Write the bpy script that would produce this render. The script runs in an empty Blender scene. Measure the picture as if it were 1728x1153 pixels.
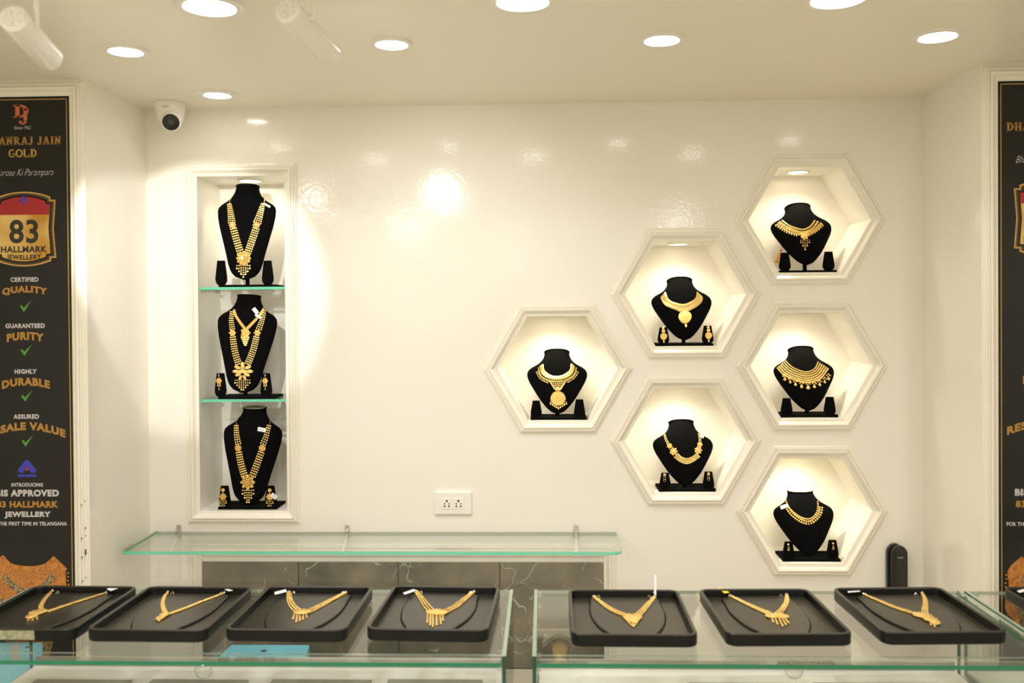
import bpy, bmesh, math, random
from mathutils import Vector, Matrix
random.seed(7)
SC = bpy.context.scene
COL = SC.collection
# ------------------------------------------------------------------ camera
EYE = 1.65                       # lens height above the shop floor (m)
F, CX, CY, D = 1550.0, 864.0, 541.07, 3.565
RR = Vector((0.999386, 0.034208, -0.0076)); UU = Vector((0.007241, 0.010606, 0.999918)); WW = Vector((-0.034286, 0.999358, -0.010351))
CAM = Vector((0, -D, EYE))
cd = bpy.data.cameras.new('camera'); cam = bpy.data.objects.new('camera', cd); COL.objects.link(cam)
m = Matrix((RR, UU, -WW)).transposed().to_4x4(); m.translation = CAM
cam.matrix_world = m
cd.sensor_width = 36; cd.lens = F / 1728 * 36; cd.shift_y = -(576.5 - CY) / 1728
cd.dof.use_dof = True; cd.dof.focus_distance = 3.6; cd.dof.aperture_fstop = 2.6
cd.clip_start = 0.05
SC.camera = cam
# ------------------------------------------------------------------ world / exposure
w = bpy.data.worlds.new('world'); SC.world = w; w.use_nodes = True
w.node_tree.nodes['Background'].inputs[0].default_value = (1, .95, .85, 1)
w.node_tree.nodes['Background'].inputs[1].default_value = 0.02
SC.view_settings.view_transform = 'Standard'; SC.view_settings.look = 'None'
SC.view_settings.gamma = 1; SC.view_settings.exposure = 0.7; SC.view_settings.use_curve_mapping = False
SC.cycles.use_denoising = True; SC.cycles.max_bounces = 10; SC.cycles.diffuse_bounces = 7
SC.cycles.transparent_max_bounces = 24; SC.cycles.sample_clamp_indirect = 6
SC.cycles.caustics_reflective = False; SC.cycles.caustics_refractive = False
E_DOWN, E_ROOM, E_TRACK, E_NICHE, E_WASH = 5.5, 10.0, 30.0, 3.7, 26.0

def at(px, py, Y):               # pixel of the photograph -> point on a plane parallel to the back wall
    q = RR * ((px - CX) / F) - UU * ((py - CY) / F) + WW
    return CAM + q * ((Y + D) / q.y)
def atz(px, py, z):              # same, on a level plane z above floor
    q = RR * ((px - CX) / F) - UU * ((py - CY) / F) + WW
    return CAM + q * ((z - CAM.z) / q.z)

# ------------------------------------------------------------------ materials
MATS = {}
def mat(name, col, rough=.5, metal=0, spec=.5, emit=None, estr=0, sheen=0, coat=0, bump=None):
    if name in MATS: return MATS[name]
    M = bpy.data.materials.new(name); M.use_nodes = True; nt = M.node_tree; b = nt.nodes['Principled BSDF']
    b.inputs['Base Color'].default_value = (*col, 1); b.inputs['Roughness'].default_value = rough
    b.inputs['Metallic'].default_value = metal; b.inputs['Specular IOR Level'].default_value = spec
    b.inputs['Sheen Weight'].default_value = sheen; b.inputs['Coat Weight'].default_value = coat
    if emit:
        b.inputs['Emission Color'].default_value = (*emit, 1); b.inputs['Emission Strength'].default_value = estr
    if bump:
        tc = nt.nodes.new('ShaderNodeTexCoord'); n = nt.nodes.new('ShaderNodeTexNoise'); n.inputs['Scale'].default_value = bump[0]
        n.inputs['Detail'].default_value = 3
        bp = nt.nodes.new('ShaderNodeBump'); bp.inputs['Strength'].default_value = bump[1]; bp.inputs['Distance'].default_value = bump[2]
        nt.links.new(tc.outputs['Object'], n.inputs['Vector']); nt.links.new(n.outputs['Fac'], bp.inputs['Height'])
        nt.links.new(bp.outputs['Normal'], b.inputs['Normal'])
    MATS[name] = M; return M
def noise_tint(M, scale, c1, c2, detail=4, lo=.4, hi=.6):
    nt = M.node_tree; b = nt.nodes['Principled BSDF']
    tc = nt.nodes.new('ShaderNodeTexCoord'); n = nt.nodes.new('ShaderNodeTexNoise'); n.inputs['Scale'].default_value = scale; n.inputs['Detail'].default_value = detail
    r = nt.nodes.new('ShaderNodeValToRGB'); r.color_ramp.elements[0].position = lo; r.color_ramp.elements[1].position = hi
    r.color_ramp.elements[0].color = (*c1, 1); r.color_ramp.elements[1].color = (*c2, 1)
    nt.links.new(tc.outputs['Object'], n.inputs['Vector']); nt.links.new(n.outputs['Fac'], r.inputs['Fac']); nt.links.new(r.outputs['Color'], b.inputs['Base Color'])
    return r
WALL = (.87, .84, .765)
wall_m = mat('glossy_cream_paint', WALL, .10, spec=.5, bump=(60, .07, .006))
trim_m = mat('moulding_paint', (.87, .83, .73), .22, bump=(30, .05, .01))
niche_m = mat('niche_paint', (.90, .875, .80), .3)
ceil_m = mat('ceiling_paint', (.84, .80, .68), .38, bump=(20, .06, .01))
floor_m = mat('floor_tile', (.62, .56, .46), .25)
noise_tint(floor_m, 2.0, (.60, .54, .44), (.68, .63, .54))
white_pl = mat('white_plastic', (.86, .84, .78), .28)
white_en = mat('white_enamel', (.85, .83, .77), .35)
dark_m = mat('black_plastic', (.012, .012, .011), .3)
phone_m = mat('phone_black', (.018, .017, .013), .22)
velvet = mat('black_velvet', (.0035, .0035, .0035), .95, spec=.04, sheen=.008)
leather = mat('black_leatherette', (.004, .004, .003), .40, spec=.28, bump=(900, .12, .001))
leather2 = mat('black_tray_pad', (.020, .018, .012), .31)
steel = mat('brushed_steel', (.62, .58, .50), .3, metal=1)
gold = mat('gold', (1.0, .75, .30), .24, metal=1, bump=(700, .25, .002))
gold2 = mat('matte_gold', (1.0, .70, .24), .30, metal=1, bump=(330, .9, .004))
stone = mat('white_stone', (.9, .88, .85), .08, coat=1)
tagm = mat('tag_paper', (.88, .86, .88), .5)
tagp = mat('tag_print', (.35, .33, .35), .5)
yellow = mat('yellow_tag', (.95, .75, .03), .4)
silverm = mat('silver_clasp', (.9, .9, .9), .15, metal=1)
redm = mat('red_thread', (.7, .05, .03), .6)
orangem = mat('orange_thread', (.9, .38, .03), .6)
bluem = mat('blue_card', (.20, .62, .80), .45)
blued = mat('blue_card_hole', (.02, .06, .09), .6)
deck_m = mat('white_laminate', (.90, .89, .84), .3)
rail_m = mat('grey_laminate', (.42, .40, .33), .4)
pad_m = mat('grey_pad', (.33, .33, .27), .5)
cab_m = mat('cream_laminate', (.7, .66, .56), .4)
cap_m = mat('pale_card', (.50, .50, .28), .7)
skirt_m = mat('pale_tile', (.60, .57, .49), .3)
grout_m = mat('grout', (.30, .28, .23), .8)
poster_m = mat('poster_black', (.007, .007, .005), .22, spec=.35)
p_gold = mat('print_gold', (.46, .29, .06), .4)
p_ochre = mat('print_ochre', (.40, .20, .03), .4)
p_lgold = mat('print_light_gold', (.62, .42, .10), .4)
p_brown = mat('print_brown', (.30, .12, .02), .4)
p_white = mat('print_white', (.52, .49, .50), .4)
p_green = mat('print_green', (.07, .27, .035), .4)
p_blue = mat('print_blue', (.03, .04, .42), .4)
p_red = mat('print_red', (.36, .012, .012), .4)
p_dark = mat('print_dark', (.02, .018, .01), .4)
p_orange = mat('print_orange', (.52, .19, .03), .4)
p_neck = mat('print_necklace', (.75, .28, .05), .4)
noise_tint(p_neck, 220, (.12, .045, .01), (.58, .22, .04), 6, .36, .52)
p_neck2 = mat('print_necklace_filigree', (.7, .3, .05), .4)
noise_tint(p_neck2, 300, (.03, .025, .015), (.52, .33, .15), 4, .42, .58)
badge_g = mat('print_badge_gold', (.75, .45, .06), .35)
noise_tint(badge_g, 9, (.50, .25, .02), (.72, .50, .15), 1, .35, .65)
noise_tint(p_orange, 70, (.36, .12, .015), (.60, .23, .04), 5, .35, .6)
tape_m = mat('old_tape', (.33, .33, .19), .6)
noise_tint(tape_m, 90, (.26, .26, .14), (.40, .39, .25))
scuff_m = mat('scuff', (.22, .10, .06), .7)

def lamp_mat(name, col, s):
    return mat(name, (.9, .9, .9), .4, emit=col, estr=s)
led = lamp_mat('led_diffuser', (1, .97, .92), 14)
led_w = lamp_mat('warm_led', (1, .84, .55), 9)
# marble tile
def marble():
    M = mat('dark_marble', (.1, .1, .08), .25)
    nt = M.node_tree; b = nt.nodes['Principled BSDF']; L = nt.links.new
    tc = nt.nodes.new('ShaderNodeTexCoord')
    n = nt.nodes.new('ShaderNodeTexNoise'); n.inputs['Scale'].default_value = 5; n.inputs['Detail'].default_value = 8
    r = nt.nodes.new('ShaderNodeValToRGB'); r.color_ramp.elements[0].position = .3; r.color_ramp.elements[1].position = .72
    r.color_ramp.elements[0].color = (.13, .13, .10, 1); r.color_ramp.elements[1].color = (.30, .26, .19, 1)
    L(tc.outputs['Object'], n.inputs['Vector']); L(n.outputs['Fac'], r.inputs['Fac'])
    wv = nt.nodes.new('ShaderNodeTexNoise'); wv.inputs['Scale'].default_value = 4; wv.inputs['Detail'].default_value = 3
    mx = nt.nodes.new('ShaderNodeMix'); mx.data_type = 'VECTOR'; mx.inputs['Factor'].default_value = .35
    L(tc.outputs['Object'], wv.inputs['Vector']); L(tc.outputs['Object'], mx.inputs[4]); L(wv.outputs['Color'], mx.inputs[5])
    v = nt.nodes.new('ShaderNodeTexVoronoi'); v.feature = 'DISTANCE_TO_EDGE'; v.inputs['Scale'].default_value = 5.5
    L(mx.outputs[1], v.inputs['Vector'])
    vr = nt.nodes.new('ShaderNodeValToRGB'); vr.color_ramp.elements[0].position = 0; vr.color_ramp.elements[1].position = .013
    vr.color_ramp.elements[0].color = (1, 1, 1, 1); vr.color_ramp.elements[1].color = (0, 0, 0, 1)
    L(v.outputs['Distance'], vr.inputs['Fac'])
    n2 = nt.nodes.new('ShaderNodeTexNoise'); n2.inputs['Scale'].default_value = 12; L(tc.outputs['Object'], n2.inputs['Vector'])
    mr = nt.nodes.new('ShaderNodeMapRange'); mr.inputs[1].default_value = .46; mr.inputs[2].default_value = .6; L(n2.outputs['Fac'], mr.inputs[0])
    mm = nt.nodes.new('ShaderNodeMath'); mm.operation = 'MULTIPLY'; L(vr.outputs['Color'], mm.inputs[0]); L(mr.outputs[0], mm.inputs[1])
    mc = nt.nodes.new('ShaderNodeMix'); mc.data_type = 'RGBA'; L(mm.outputs[0], mc.inputs['Factor']); L(r.outputs['Color'], mc.inputs[6]); mc.inputs[7].default_value = (.5, .5, .42, 1)
    L(mc.outputs[2], b.inputs['Base Color']); return M
marble_m = marble()
# thin clear pane: transmission tint + Schlick reflection
def pane(name, tint, extra=0.0):
    M = bpy.data.materials.new(name); M.use_nodes = True; nt = M.node_tree; L = nt.links.new
    for n in list(nt.nodes): nt.nodes.remove(n)
    o = nt.nodes.new('ShaderNodeOutputMaterial'); t = nt.nodes.new('ShaderNodeBsdfTransparent'); t.inputs[0].default_value = (*tint, 1)
    g = nt.nodes.new('ShaderNodeBsdfGlossy'); g.inputs['Roughness'].default_value = .02
    lw = nt.nodes.new('ShaderNodeLayerWeight'); lw.inputs[0].default_value = .5
    p = nt.nodes.new('ShaderNodeMath'); p.operation = 'POWER'; p.inputs[1].default_value = 5; L(lw.outputs['Facing'], p.inputs[0])
    q = nt.nodes.new('ShaderNodeMath'); q.operation = 'MULTIPLY_ADD'; q.inputs[1].default_value = .96; q.inputs[2].default_value = .04 + extra; L(p.outputs[0], q.inputs[0])
    mx = nt.nodes.new('ShaderNodeMixShader'); L(q.outputs[0], mx.inputs[0]); L(t.outputs[0], mx.inputs[1]); L(g.outputs[0], mx.inputs[2]); L(mx.outputs[0], o.inputs[0])
    return M
glass_m = pane('clear_glass', (.975, .99, .98))
clip_m = pane('clear_plastic', (.88, .92, .88), .12)
def edge_glass(name, c, rough=.12, tr=.3):
    M = bpy.data.materials.new(name); M.use_nodes = True; nt = M.node_tree; b = nt.nodes['Principled BSDF']
    b.inputs['Base Color'].default_value = (*c, 1); b.inputs['Roughness'].default_value = rough; b.inputs['Transmission Weight'].default_value = tr
    return M
edge_m = edge_glass('green_glass_edge', (.012, .19, .095), rough=.3, tr=0)
edge_l = edge_glass('mint_glass_edge', (.16, .72, .48))
edge_d = edge_glass('dark_glass_edge', (.015, .10, .055))
edge_p = edge_glass('pale_glass_edge', (.42, .52, .40))

# ------------------------------------------------------------------ mesh helper
class MB:
    def __init__(s): s.v = []; s.f = []; s.mi = []; s.m = 0
    def add(s, vs, fs):
        o = len(s.v); s.v += [Vector(p) for p in vs]
        for f in fs: s.f.append([i + o for i in f]); s.mi.append(s.m)
        return s
    def box(s, a, b, M=None):
        x0, y0, z0 = a; x1, y1, z1 = b
        vs = [Vector(p) for p in ((x0,y0,z0),(x1,y0,z0),(x1,y1,z0),(x0,y1,z0),(x0,y0,z1),(x1,y0,z1),(x1,y1,z1),(x0,y1,z1))]
        if M: vs = [M @ p for p in vs]
        return s.add(vs, [(0,3,2,1),(4,5,6,7),(0,1,5,4),(1,2,6,5),(2,3,7,6),(3,0,4,7)])
    def ball(s, c, r, U=Vector((1,0,0)), V=Vector((0,0,1)), N=Vector((0,-1,0)), n=7, k=4):
        if isinstance(r, (int, float)): r = (r, r, r)
        vs = [c + V * r[1]]; fs = []
        for i in range(1, k):
            a = math.pi * i / k
            for j in range(n):
                b = 2 * math.pi * j / n
                vs.append(c + V * (r[1] * math.cos(a)) + (U * (r[0] * math.cos(b)) + N * (r[2] * math.sin(b))) * math.sin(a))
        vs.append(c - V * r[1]); L = len(vs) - 1
        for j in range(n):
            fs.append((0, 1 + (j + 1) % n, 1 + j)); fs.append((L, 1 + (k - 2) * n + j, 1 + (k - 2) * n + (j + 1) % n))
            for i in range(k - 2):
                a = 1 + i * n; fs.append((a + j, a + (j + 1) % n, a + n + (j + 1) % n, a + n + j))
        return s.add(vs, fs)
    def tube(s, pts, r, n=6, cap=True):
        pts = [Vector(p) for p in pts]; vs = []; fs = []
        rs = r if isinstance(r, (list, tuple)) else [r] * len(pts)
        for i, p in enumerate(pts):
            d = (pts[min(i + 1, len(pts) - 1)] - pts[max(i - 1, 0)]).normalized()
            a = d.orthogonal().normalized() if i == 0 else (pa - d * pa.dot(d)).normalized()
            pa = a; b = d.cross(a)
            for j in range(n):
                t = 2 * math.pi * j / n; vs.append(p + (a * math.cos(t) + b * math.sin(t)) * rs[i])
        for i in range(len(pts) - 1):
            for j in range(n): fs.append((i*n+j, i*n+(j+1)%n, (i+1)*n+(j+1)%n, (i+1)*n+j))
        if cap: fs.append(tuple(range(n))[::-1]); fs.append(tuple((len(pts)-1)*n+j for j in range(n)))
        return s.add(vs, fs)
    def lathe(s, prof, c, A=Vector((0,0,1)), n=32, capend=True):   # prof: (radius, height along A)
        A = Vector(A).normalized(); a = A.orthogonal().normalized(); b = A.cross(a); vs = []; fs = []
        for r, h in prof:
            for j in range(n):
                t = 2 * math.pi * j / n; vs.append(Vector(c) + A * h + (a * math.cos(t) + b * math.sin(t)) * r)
        for i in range(len(prof) - 1):
            for j in range(n): fs.append((i*n+j, i*n+(j+1)%n, (i+1)*n+(j+1)%n, (i+1)*n+j))
        if capend: fs.append(tuple(range(n))[::-1]); fs.append(tuple((len(prof)-1)*n+j for j in range(n)))
        return s.add(vs, fs)
    def prism(s, poly, off):          # poly: 3-D loop, off: vector
        n = len(poly); poly = [Vector(p) for p in poly]; off = Vector(off)
        vs = poly + [p + off for p in poly]
        return s.add(vs, [tuple(range(n))[::-1], tuple(range(n, 2*n))] + [(i, (i+1)%n, n+(i+1)%n, n+i) for i in range(n)])
    def loops(s, Ls, closed=True):    # skin between equal-length loops
        n = len(Ls[0]); vs = [p for l in Ls for p in l]; fs = []
        for i in range(len(Ls) - 1):
            for j in range(n if closed else n - 1): fs.append((i*n+j, i*n+(j+1)%n, (i+1)*n+(j+1)%n, (i+1)*n+j))
        return s.add(vs, fs)
    def face(s, pts): return s.add(pts, [tuple(range(len(pts)))])
ORG = {}
def fin(o, label=None, cat=None, group=None, kind=None):
    if label: o['label'] = label
    if cat: o['category'] = cat
    if group: o['group'] = group
    if kind: o['kind'] = kind
    return o
def build(name, mb, mats, parent=None, org=None, smooth=False, bevel=0, fix=True):
    mats = mats if isinstance(mats, list) else [mats]
    og = ORG[parent.name] if parent else Vector(org or (0, 0, 0))
    me = bpy.data.meshes.new(name); me.from_pydata([p - og for p in mb.v], [], mb.f)
    for M in mats: me.materials.append(M)
    me.polygons.foreach_set('material_index', mb.mi)
    if fix:
        bm = bmesh.new(); bm.from_mesh(me); bmesh.ops.recalc_face_normals(bm, faces=bm.faces)
        if bevel: bmesh.ops.bevel(bm, geom=bm.edges[:], offset=bevel, segments=2, affect='EDGES', profile=.6)
        bm.to_mesh(me); bm.free()
    if smooth:
        me.polygons.foreach_set('use_smooth', [True] * len(me.polygons))
        if smooth != 2: me.set_sharp_from_angle(angle=math.radians(38))
    me.update()
    o = bpy.data.objects.new(name, me); COL.objects.link(o)
    if parent: o.parent = parent
    else: o.location = og
    ORG[o.name] = og
    return o
def empty(name, loc, label, cat, group=None):
    o = bpy.data.objects.new(name, None); COL.objects.link(o); o.location = loc; o.empty_display_size = .05
    ORG[o.name] = Vector(loc); return fin(o, label, cat, group)
def struct(name, mb, M, **k): return fin(build(name, mb, M, **k), kind='structure')
V3 = Vector
def smoothpoly(pts, n=8, closed=False):
    out = []; N = len(pts)
    rng = range(N if closed else N - 1)
    for i in rng:
        g = (lambda k: pts[k % N]) if closed else (lambda k: pts[max(0, min(N - 1, k))])
        p0, p1, p2, p3 = g(i-1), g(i), g(i+1), g(i+2)
        for j in range(n):
            t = j / n
            out.append(tuple(.5*((2*b)+(c-a)*t+(2*a-5*b+4*c-d)*t*t+(3*b-a-3*c+d)*t**3) for a, b, c, d in zip(p0, p1, p2, p3)))
    if not closed: out.append(tuple(pts[-1]))
    return out

# ------------------------------------------------------------------ room
CZ = EYE + .802; XL, XR = -1.558, 1.448; YF = -.482; YB = -6.2; SX0, SX1 = -2.6, 2.6
HEX = {'H1': (1365.8, 371), 'H2': (1157, 496), 'H3': (941, 622), 'H4': (1369.2, 617), 'H5': (1156.5, 743.5), 'H6': (1368.8, 862)}
R = .2335
def hexpts(c, r): return [V3((c.x + r*math.cos(math.radians(a)), 0, c.z + r*math.sin(math.radians(a)))) for a in (0, 60, 120, 180, 240, 300)]
HC = {k: at(*p, 0) for k, p in HEX.items()}
NX0, NX1, NZ0, NZ1 = -1.354, -1.009, EYE - .777, EYE + .536
rectn = [V3((NX0,0,NZ0)), V3((NX1,0,NZ0)), V3((NX1,0,NZ1)), V3((NX0,0,NZ1))]
# back wall with openings (filled 2-D curve)
cu = bpy.data.curves.new('wall_tmp', 'CURVE'); cu.dimensions = '2D'; cu.fill_mode = 'BOTH'
for loop in [[V3((XL-.02,0,0)), V3((XR+.02,0,0)), V3((XR+.02,0,CZ+.02)), V3((XL-.02,0,CZ+.02))], rectn] + [hexpts(c, R) for c in HC.values()]:
    sp = cu.splines.new('POLY'); sp.points.add(len(loop) - 1); sp.use_cyclic_u = True
    for q, p in zip(sp.points, loop): q.co = (p.x, p.z, 0, 1)
co = bpy.data.objects.new('wall_tmp', cu); COL.objects.link(co)
tmp = bpy.data.meshes.new_from_object(co.evaluated_get(bpy.context.evaluated_depsgraph_get()))
mb = MB(); mb.add([V3((v.co.x, 0, v.co.y)) for v in tmp.vertices], [tuple(p.vertices) for p in tmp.polygons])
bpy.data.objects.remove(co)
wall_back = struct('wall_back', mb, wall_m, fix=True)
struct('wall_left', MB().box((XL-.02, YF, 0), (XL, .0, CZ+.02)), wall_m)
struct('wall_right', MB().box((XR, YF, 0), (XR+.02, .0, CZ+.02)), wall_m)
struct('wall_left_front', MB().box((SX0, YF, 0), (XL-.02, YF+.02, CZ+.02)), wall_m)
struct('wall_right_front', MB().box((XR+.02, YF, 0), (SX1, YF+.02, CZ+.02)), wall_m)
struct('wall_left_side', MB().box((SX0-.05, YB, 0), (SX0, YF+.02, CZ+.02)), wall_m)
struct('wall_right_side', MB().box((SX1, YB, 0), (SX1+.05, YF+.02, CZ+.02)), wall_m)
struct('wall_front', MB().box((SX0-.05, YB-.05, 0), (SX1+.05, YB, CZ+.02)), wall_m)
struct('floor', MB().box((SX0-.05, YB-.05, -.05), (SX1+.05, .0, 0)), floor_m)
struct('ceiling', MB().box((SX0-.05, YB-.05, CZ), (SX1+.05, .3, CZ+.06)), ceil_m)
ND = .25
def lining(loop, name='niche_lining'):
    mb = MB(); back = [p + V3((0, ND, 0)) for p in loop]
    mb.loops([loop, back]); mb.face(back)
    o = build(name, mb, niche_m, wall_back); return o
lining(rectn)
for c in HC.values(): lining(hexpts(c, R))
# mouldings
PROF = [(0,0),(0,.005),(.003,.007),(.005,.005),(.012,.009),(.021,.021),(.026,.023),(.0295,.021),(.030,.015),(.0335,.015),(.034,.0185),(.038,.0185),(.0385,.011),(.044,.011),(.0445,.007),(.0475,.006),(.048,.002),(.052,.002),(.052,0)]
TN = [0]
def moulding(loop, closed=True, prof=PROF, y=0, inward=False):
    """sweep the profile around a convex polygon; loop given counter-clockwise seen from the room"""
    n = len(loop); Ls = []
    for i, p in enumerate(loop):
        a = loop[(i-1) % n]; b = loop[(i+1) % n]
        def nrm(p, q):
            d = (q - p).normalized(); return V3((d.z, 0, -d.x))
        if closed or 0 < i < n-1:
            n1, n2 = nrm(a, p), nrm(p, b); mit = (n1 + n2) / (1 + n1.dot(n2))
        else: mit = nrm(p, b) if i == 0 else nrm(a, p)
        Ls.append([p + mit * d + V3((0, y - h, 0)) for d, h in prof])
    mb = MB()
    k = len(prof)
    vs = [q for l in Ls for q in l]; fs = []
    for i in range(n if closed else n-1):
        for j in range(k-1):
            a = i*k+j; b = ((i+1) % n)*k+j; fs.append((a, a+1, b+1, b))
    if not closed: fs.append(tuple(range(k))); fs.append(tuple((n-1)*k+j for j in range(k))[::-1])
    mb.add(vs, fs); TN[0] += 1
    return struct('trim_%d' % TN[0], mb, trim_m)
moulding(rectn)
for c in HC.values(): moulding(hexpts(c, R))
# frame round the dark tiles (open at the bottom)
TX0, TX1, TZ1 = -1.349, .225, EYE - .977
moulding([V3((TX0, 0, 0)), V3((TX0, 0, TZ1+.022)), V3((TX1, 0, TZ1+.022)), V3((TX1, 0, 0))][::-1], closed=False)
# frames round the two posters, on the projecting piers
PW = .163
PXL = -1.607 - PW; PXR = 1.497 + PW; PZ1 = EYE + .7432; PZ0 = EYE - 1.42
for xc in (PXL, PXR):
    moulding([V3((xc+PW+.0, YF, 0.0)), V3((xc+PW+.0, YF, PZ1)), V3((xc-PW-.0, YF, PZ1)), V3((xc-PW-.0, YF, 0.0))], closed=False)
# tiles
jx = [342, 505, 672.5, 843.5, 1018]
zt = EYE - .977; zb = at(871, 1127, 0).z
tiles_bg = MB().box((TX0, -.003, .0), (TX1, .0, zt))
build('grout_bed', tiles_bg, grout_m, wall_back)
xs = [TX0] + [at(x, 950, 0).x for x in jx[1:4]] + [TX1]
for i in range(4):
    o = build('tile', MB().box((xs[i]+.0018, -.012, zb+.002), (xs[i+1]-.0018, -.003, zt)), marble_m, wall_back, bevel=.0008)
    o2 = build('tile', MB().box((xs[i]+.0012, -.012, .12), (xs[i+1]-.0012, -.003, zb-.002)), skirt_m, wall_back, bevel=.0008)
# scuffs on the pier corner mouldings
mb = MB()
for k in range(16):
    z = EYE - .62 - random.random()*.34; x = XL - .004 - random.choice((0, .012, .0)); mb.box((x-.0006, YF-.0222, z), (x+.0006, YF-.015, z+.002+random.random()*.007))
build('scuff_mark', mb, scuff_m, None) and None
bpy.data.objects['scuff_mark']['kind'] = 'structure'
bpy.data.objects['scuff_mark'].name = 'trim_scuffs'

# ------------------------------------------------------------------ ceiling downlights
def spot(name, loc, tgt, energy, ang, blend, radius=.04, col=(1, .965, .93)):
    l = bpy.data.lights.new(name, 'SPOT'); l.energy = energy; l.spot_size = math.radians(ang); l.spot_blend = blend; l.shadow_soft_size = radius; l.color = col
    o = bpy.data.objects.new(name, l); COL.objects.link(o); o.location = loc
    o.rotation_euler = (Vector(tgt) - Vector(loc)).to_track_quat('-Z', 'Y').to_euler(); return o
def downlight(x, y, d_out, d_in, label, group=None, e=E_DOWN, lamp=True):
    d_out *= 1.04; d_in *= .9
    t = empty('downlight', (x, y, CZ), label, 'ceiling light', group)
    ro, ri = d_out/2, d_in/2
    ring = MB().lathe([(ro, 0), (ro, -.005), (ro-.005, -.008), (ri+.004, -.007), (ri, -.002), (ri-.002, -.0005), (ro-.002, -.0002)], (x, y, CZ), n=48, capend=False)
    build('trim_ring', ring, white_en, t, smooth=True)
    build('diffuser', MB().lathe([(.0005, -.0012), (ri-.001, -.0012), (ri-.001, -.0004)], (x, y, CZ), n=48, capend=False), led, t, smooth=True)
    if lamp: spot('downlight_lamp', (x, y, CZ-.012), (x, y, 0), e, 98, .6, ri*.8)
    return t
downlight(-1.187, -.234, .146, .10, 'small round ceiling downlight beside the dome camera, closest to the back wall', e=E_DOWN*.45)
downlight(-1.264, -.805, .135, .105, 'round ceiling downlight between the left track spotlight and the camera')
downlight(-.447, -.829, .120, .100, 'round ceiling downlight to the right of the right-hand track spotlight')
downlight(.356, -.823, .130, .108, 'round ceiling downlight above the hexagonal niches, right of centre')
downlight(1.166, -.810, .146, .112, 'tilted-rim round ceiling downlight nearest the right pier')
downlight(-.864, -1.19, .170, .142, 'large round ceiling downlight cut by the frame, left, between the two track spotlights', e=E_DOWN*2.2)
downlight(-.048, -1.185, .170, .142, 'large round ceiling downlight cut by the top edge at the middle of the picture', e=E_DOWN*2.2)
downlight(.765, -1.16, .170, .142, 'large round ceiling downlight cut by the top edge, towards the right', e=E_DOWN*2.2)
for (x, y) in [(-1.52, -2.65), (-.68, -2.75), (1.7, -2.6), (-1.2, -4.6), (1.2, -4.6)]:  # unseen area lights added to fill the room; first two placed for wall reflections
    l = bpy.data.lights.new('room_fill', 'AREA'); l.shape = 'DISK'; l.size = .2; l.energy = E_ROOM; l.color = (1, .97, .93)
    o = bpy.data.objects.new('room_fill', l); COL.objects.link(o); o.location = (x, y, CZ - .02)

# ------------------------------------------------------------------ track spotlights
for x, y, tx, tz in ((-.95, -4.2, -.75, 1.1), (.45, -4.2, .25, 1.05)):   # unseen wide spots added behind the camera to brighten the back wall
    spot('wall_wash_fill', (x, y, CZ-.2), (tx, 0, tz), E_WASH, 58, 1.0, .8, (1, .985, .95))
def track_spot(near, far, label, stem_dx, tgt, ang=40, bl=.35, en=1.0):
    near, far = Vector(near), Vector(far); A = (far - near).normalized(); L = (far - near).length
    t = empty('track_spotlight', near, label, 'spotlight', 'white track spotlights')
    r = .031
    build('barrel', MB().lathe([(r-.004, .0), (r, .003), (r, L-.004), (r-.002, L), (r-.006, L), (r-.006, L-.02)], near, A, 40, capend=False), white_en, t, smooth=True)
    cap = MB().lathe([(.002, .004), (r-.005, .004), (r-.005, .0), (r-.009, -.002), (r-.012, .001), (.002, .002)], near, A, 40, capend=False)
    for k in range(5):
        a = k * 1.2566; u = A.orthogonal().normalized(); v = A.cross(u); d = u*math.cos(a) + v*math.sin(a)
        cap.tube([near + d*.009 - A*.002, near + d*.019 - A*.002], .0022, 5)
    build('rear_cap', cap, white_en, t, smooth=True)
    build('lens', MB().lathe([(.0005, L-.012), (r-.007, L-.012)], near, A, 32, capend=False), led, t)
    p = near + A*.045 + V3((stem_dx, 0, 0))
    st = MB().tube([p, V3((p.x, p.y, CZ-.03))], .006, 10); build('stem', st, white_en, t, smooth=True)
    build('yoke', MB().tube([near + A*.045, p + V3((0, 0, .004))], .007, 8), white_en, t, smooth=True)
    build('track_adapter', MB().box((p.x-.016, p.y-.05, CZ-.03), (p.x+.016, p.y+.05, CZ-.012)), white_en, t, bevel=.002)
    spot('track_lamp', far + A*.004, tgt, E_TRACK*en, ang, bl, .02, (1, .985, .95))
    return p
n1 = V3((at(22, 30, -D+2.0).x, -D+2.0, at(22, 30, -D+2.0).z)); f1 = at(85, 100, -D+2.2)
n2 = at(485, 17, -D+2.1); f2 = at(557, 94, -D+2.3)
p1 = track_spot(n1, f1, 'white cylindrical track spotlight at the upper left corner, pointing at the left niche', .034, at(345, 480, 0), 40, .22)
p2 = track_spot(n2, f2, 'white cylindrical track spotlight hanging between the two downlights, right of the other spotlight', .040, at(760, 520, 0), 75, 1.0, .5)
for p in (p1, p2):
    t = empty('lighting_track', (p.x, p.y, CZ), 'white ceiling track above the spotlight %s' % ('at the upper left' if p is p1 else 'near the top centre-left'), 'light track')
    build('rail', MB().box((p.x-.017, p.y-.5, CZ-.014), (p.x+.017, p.y+.16, CZ+.001)), white_en, t, bevel=.001)

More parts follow.
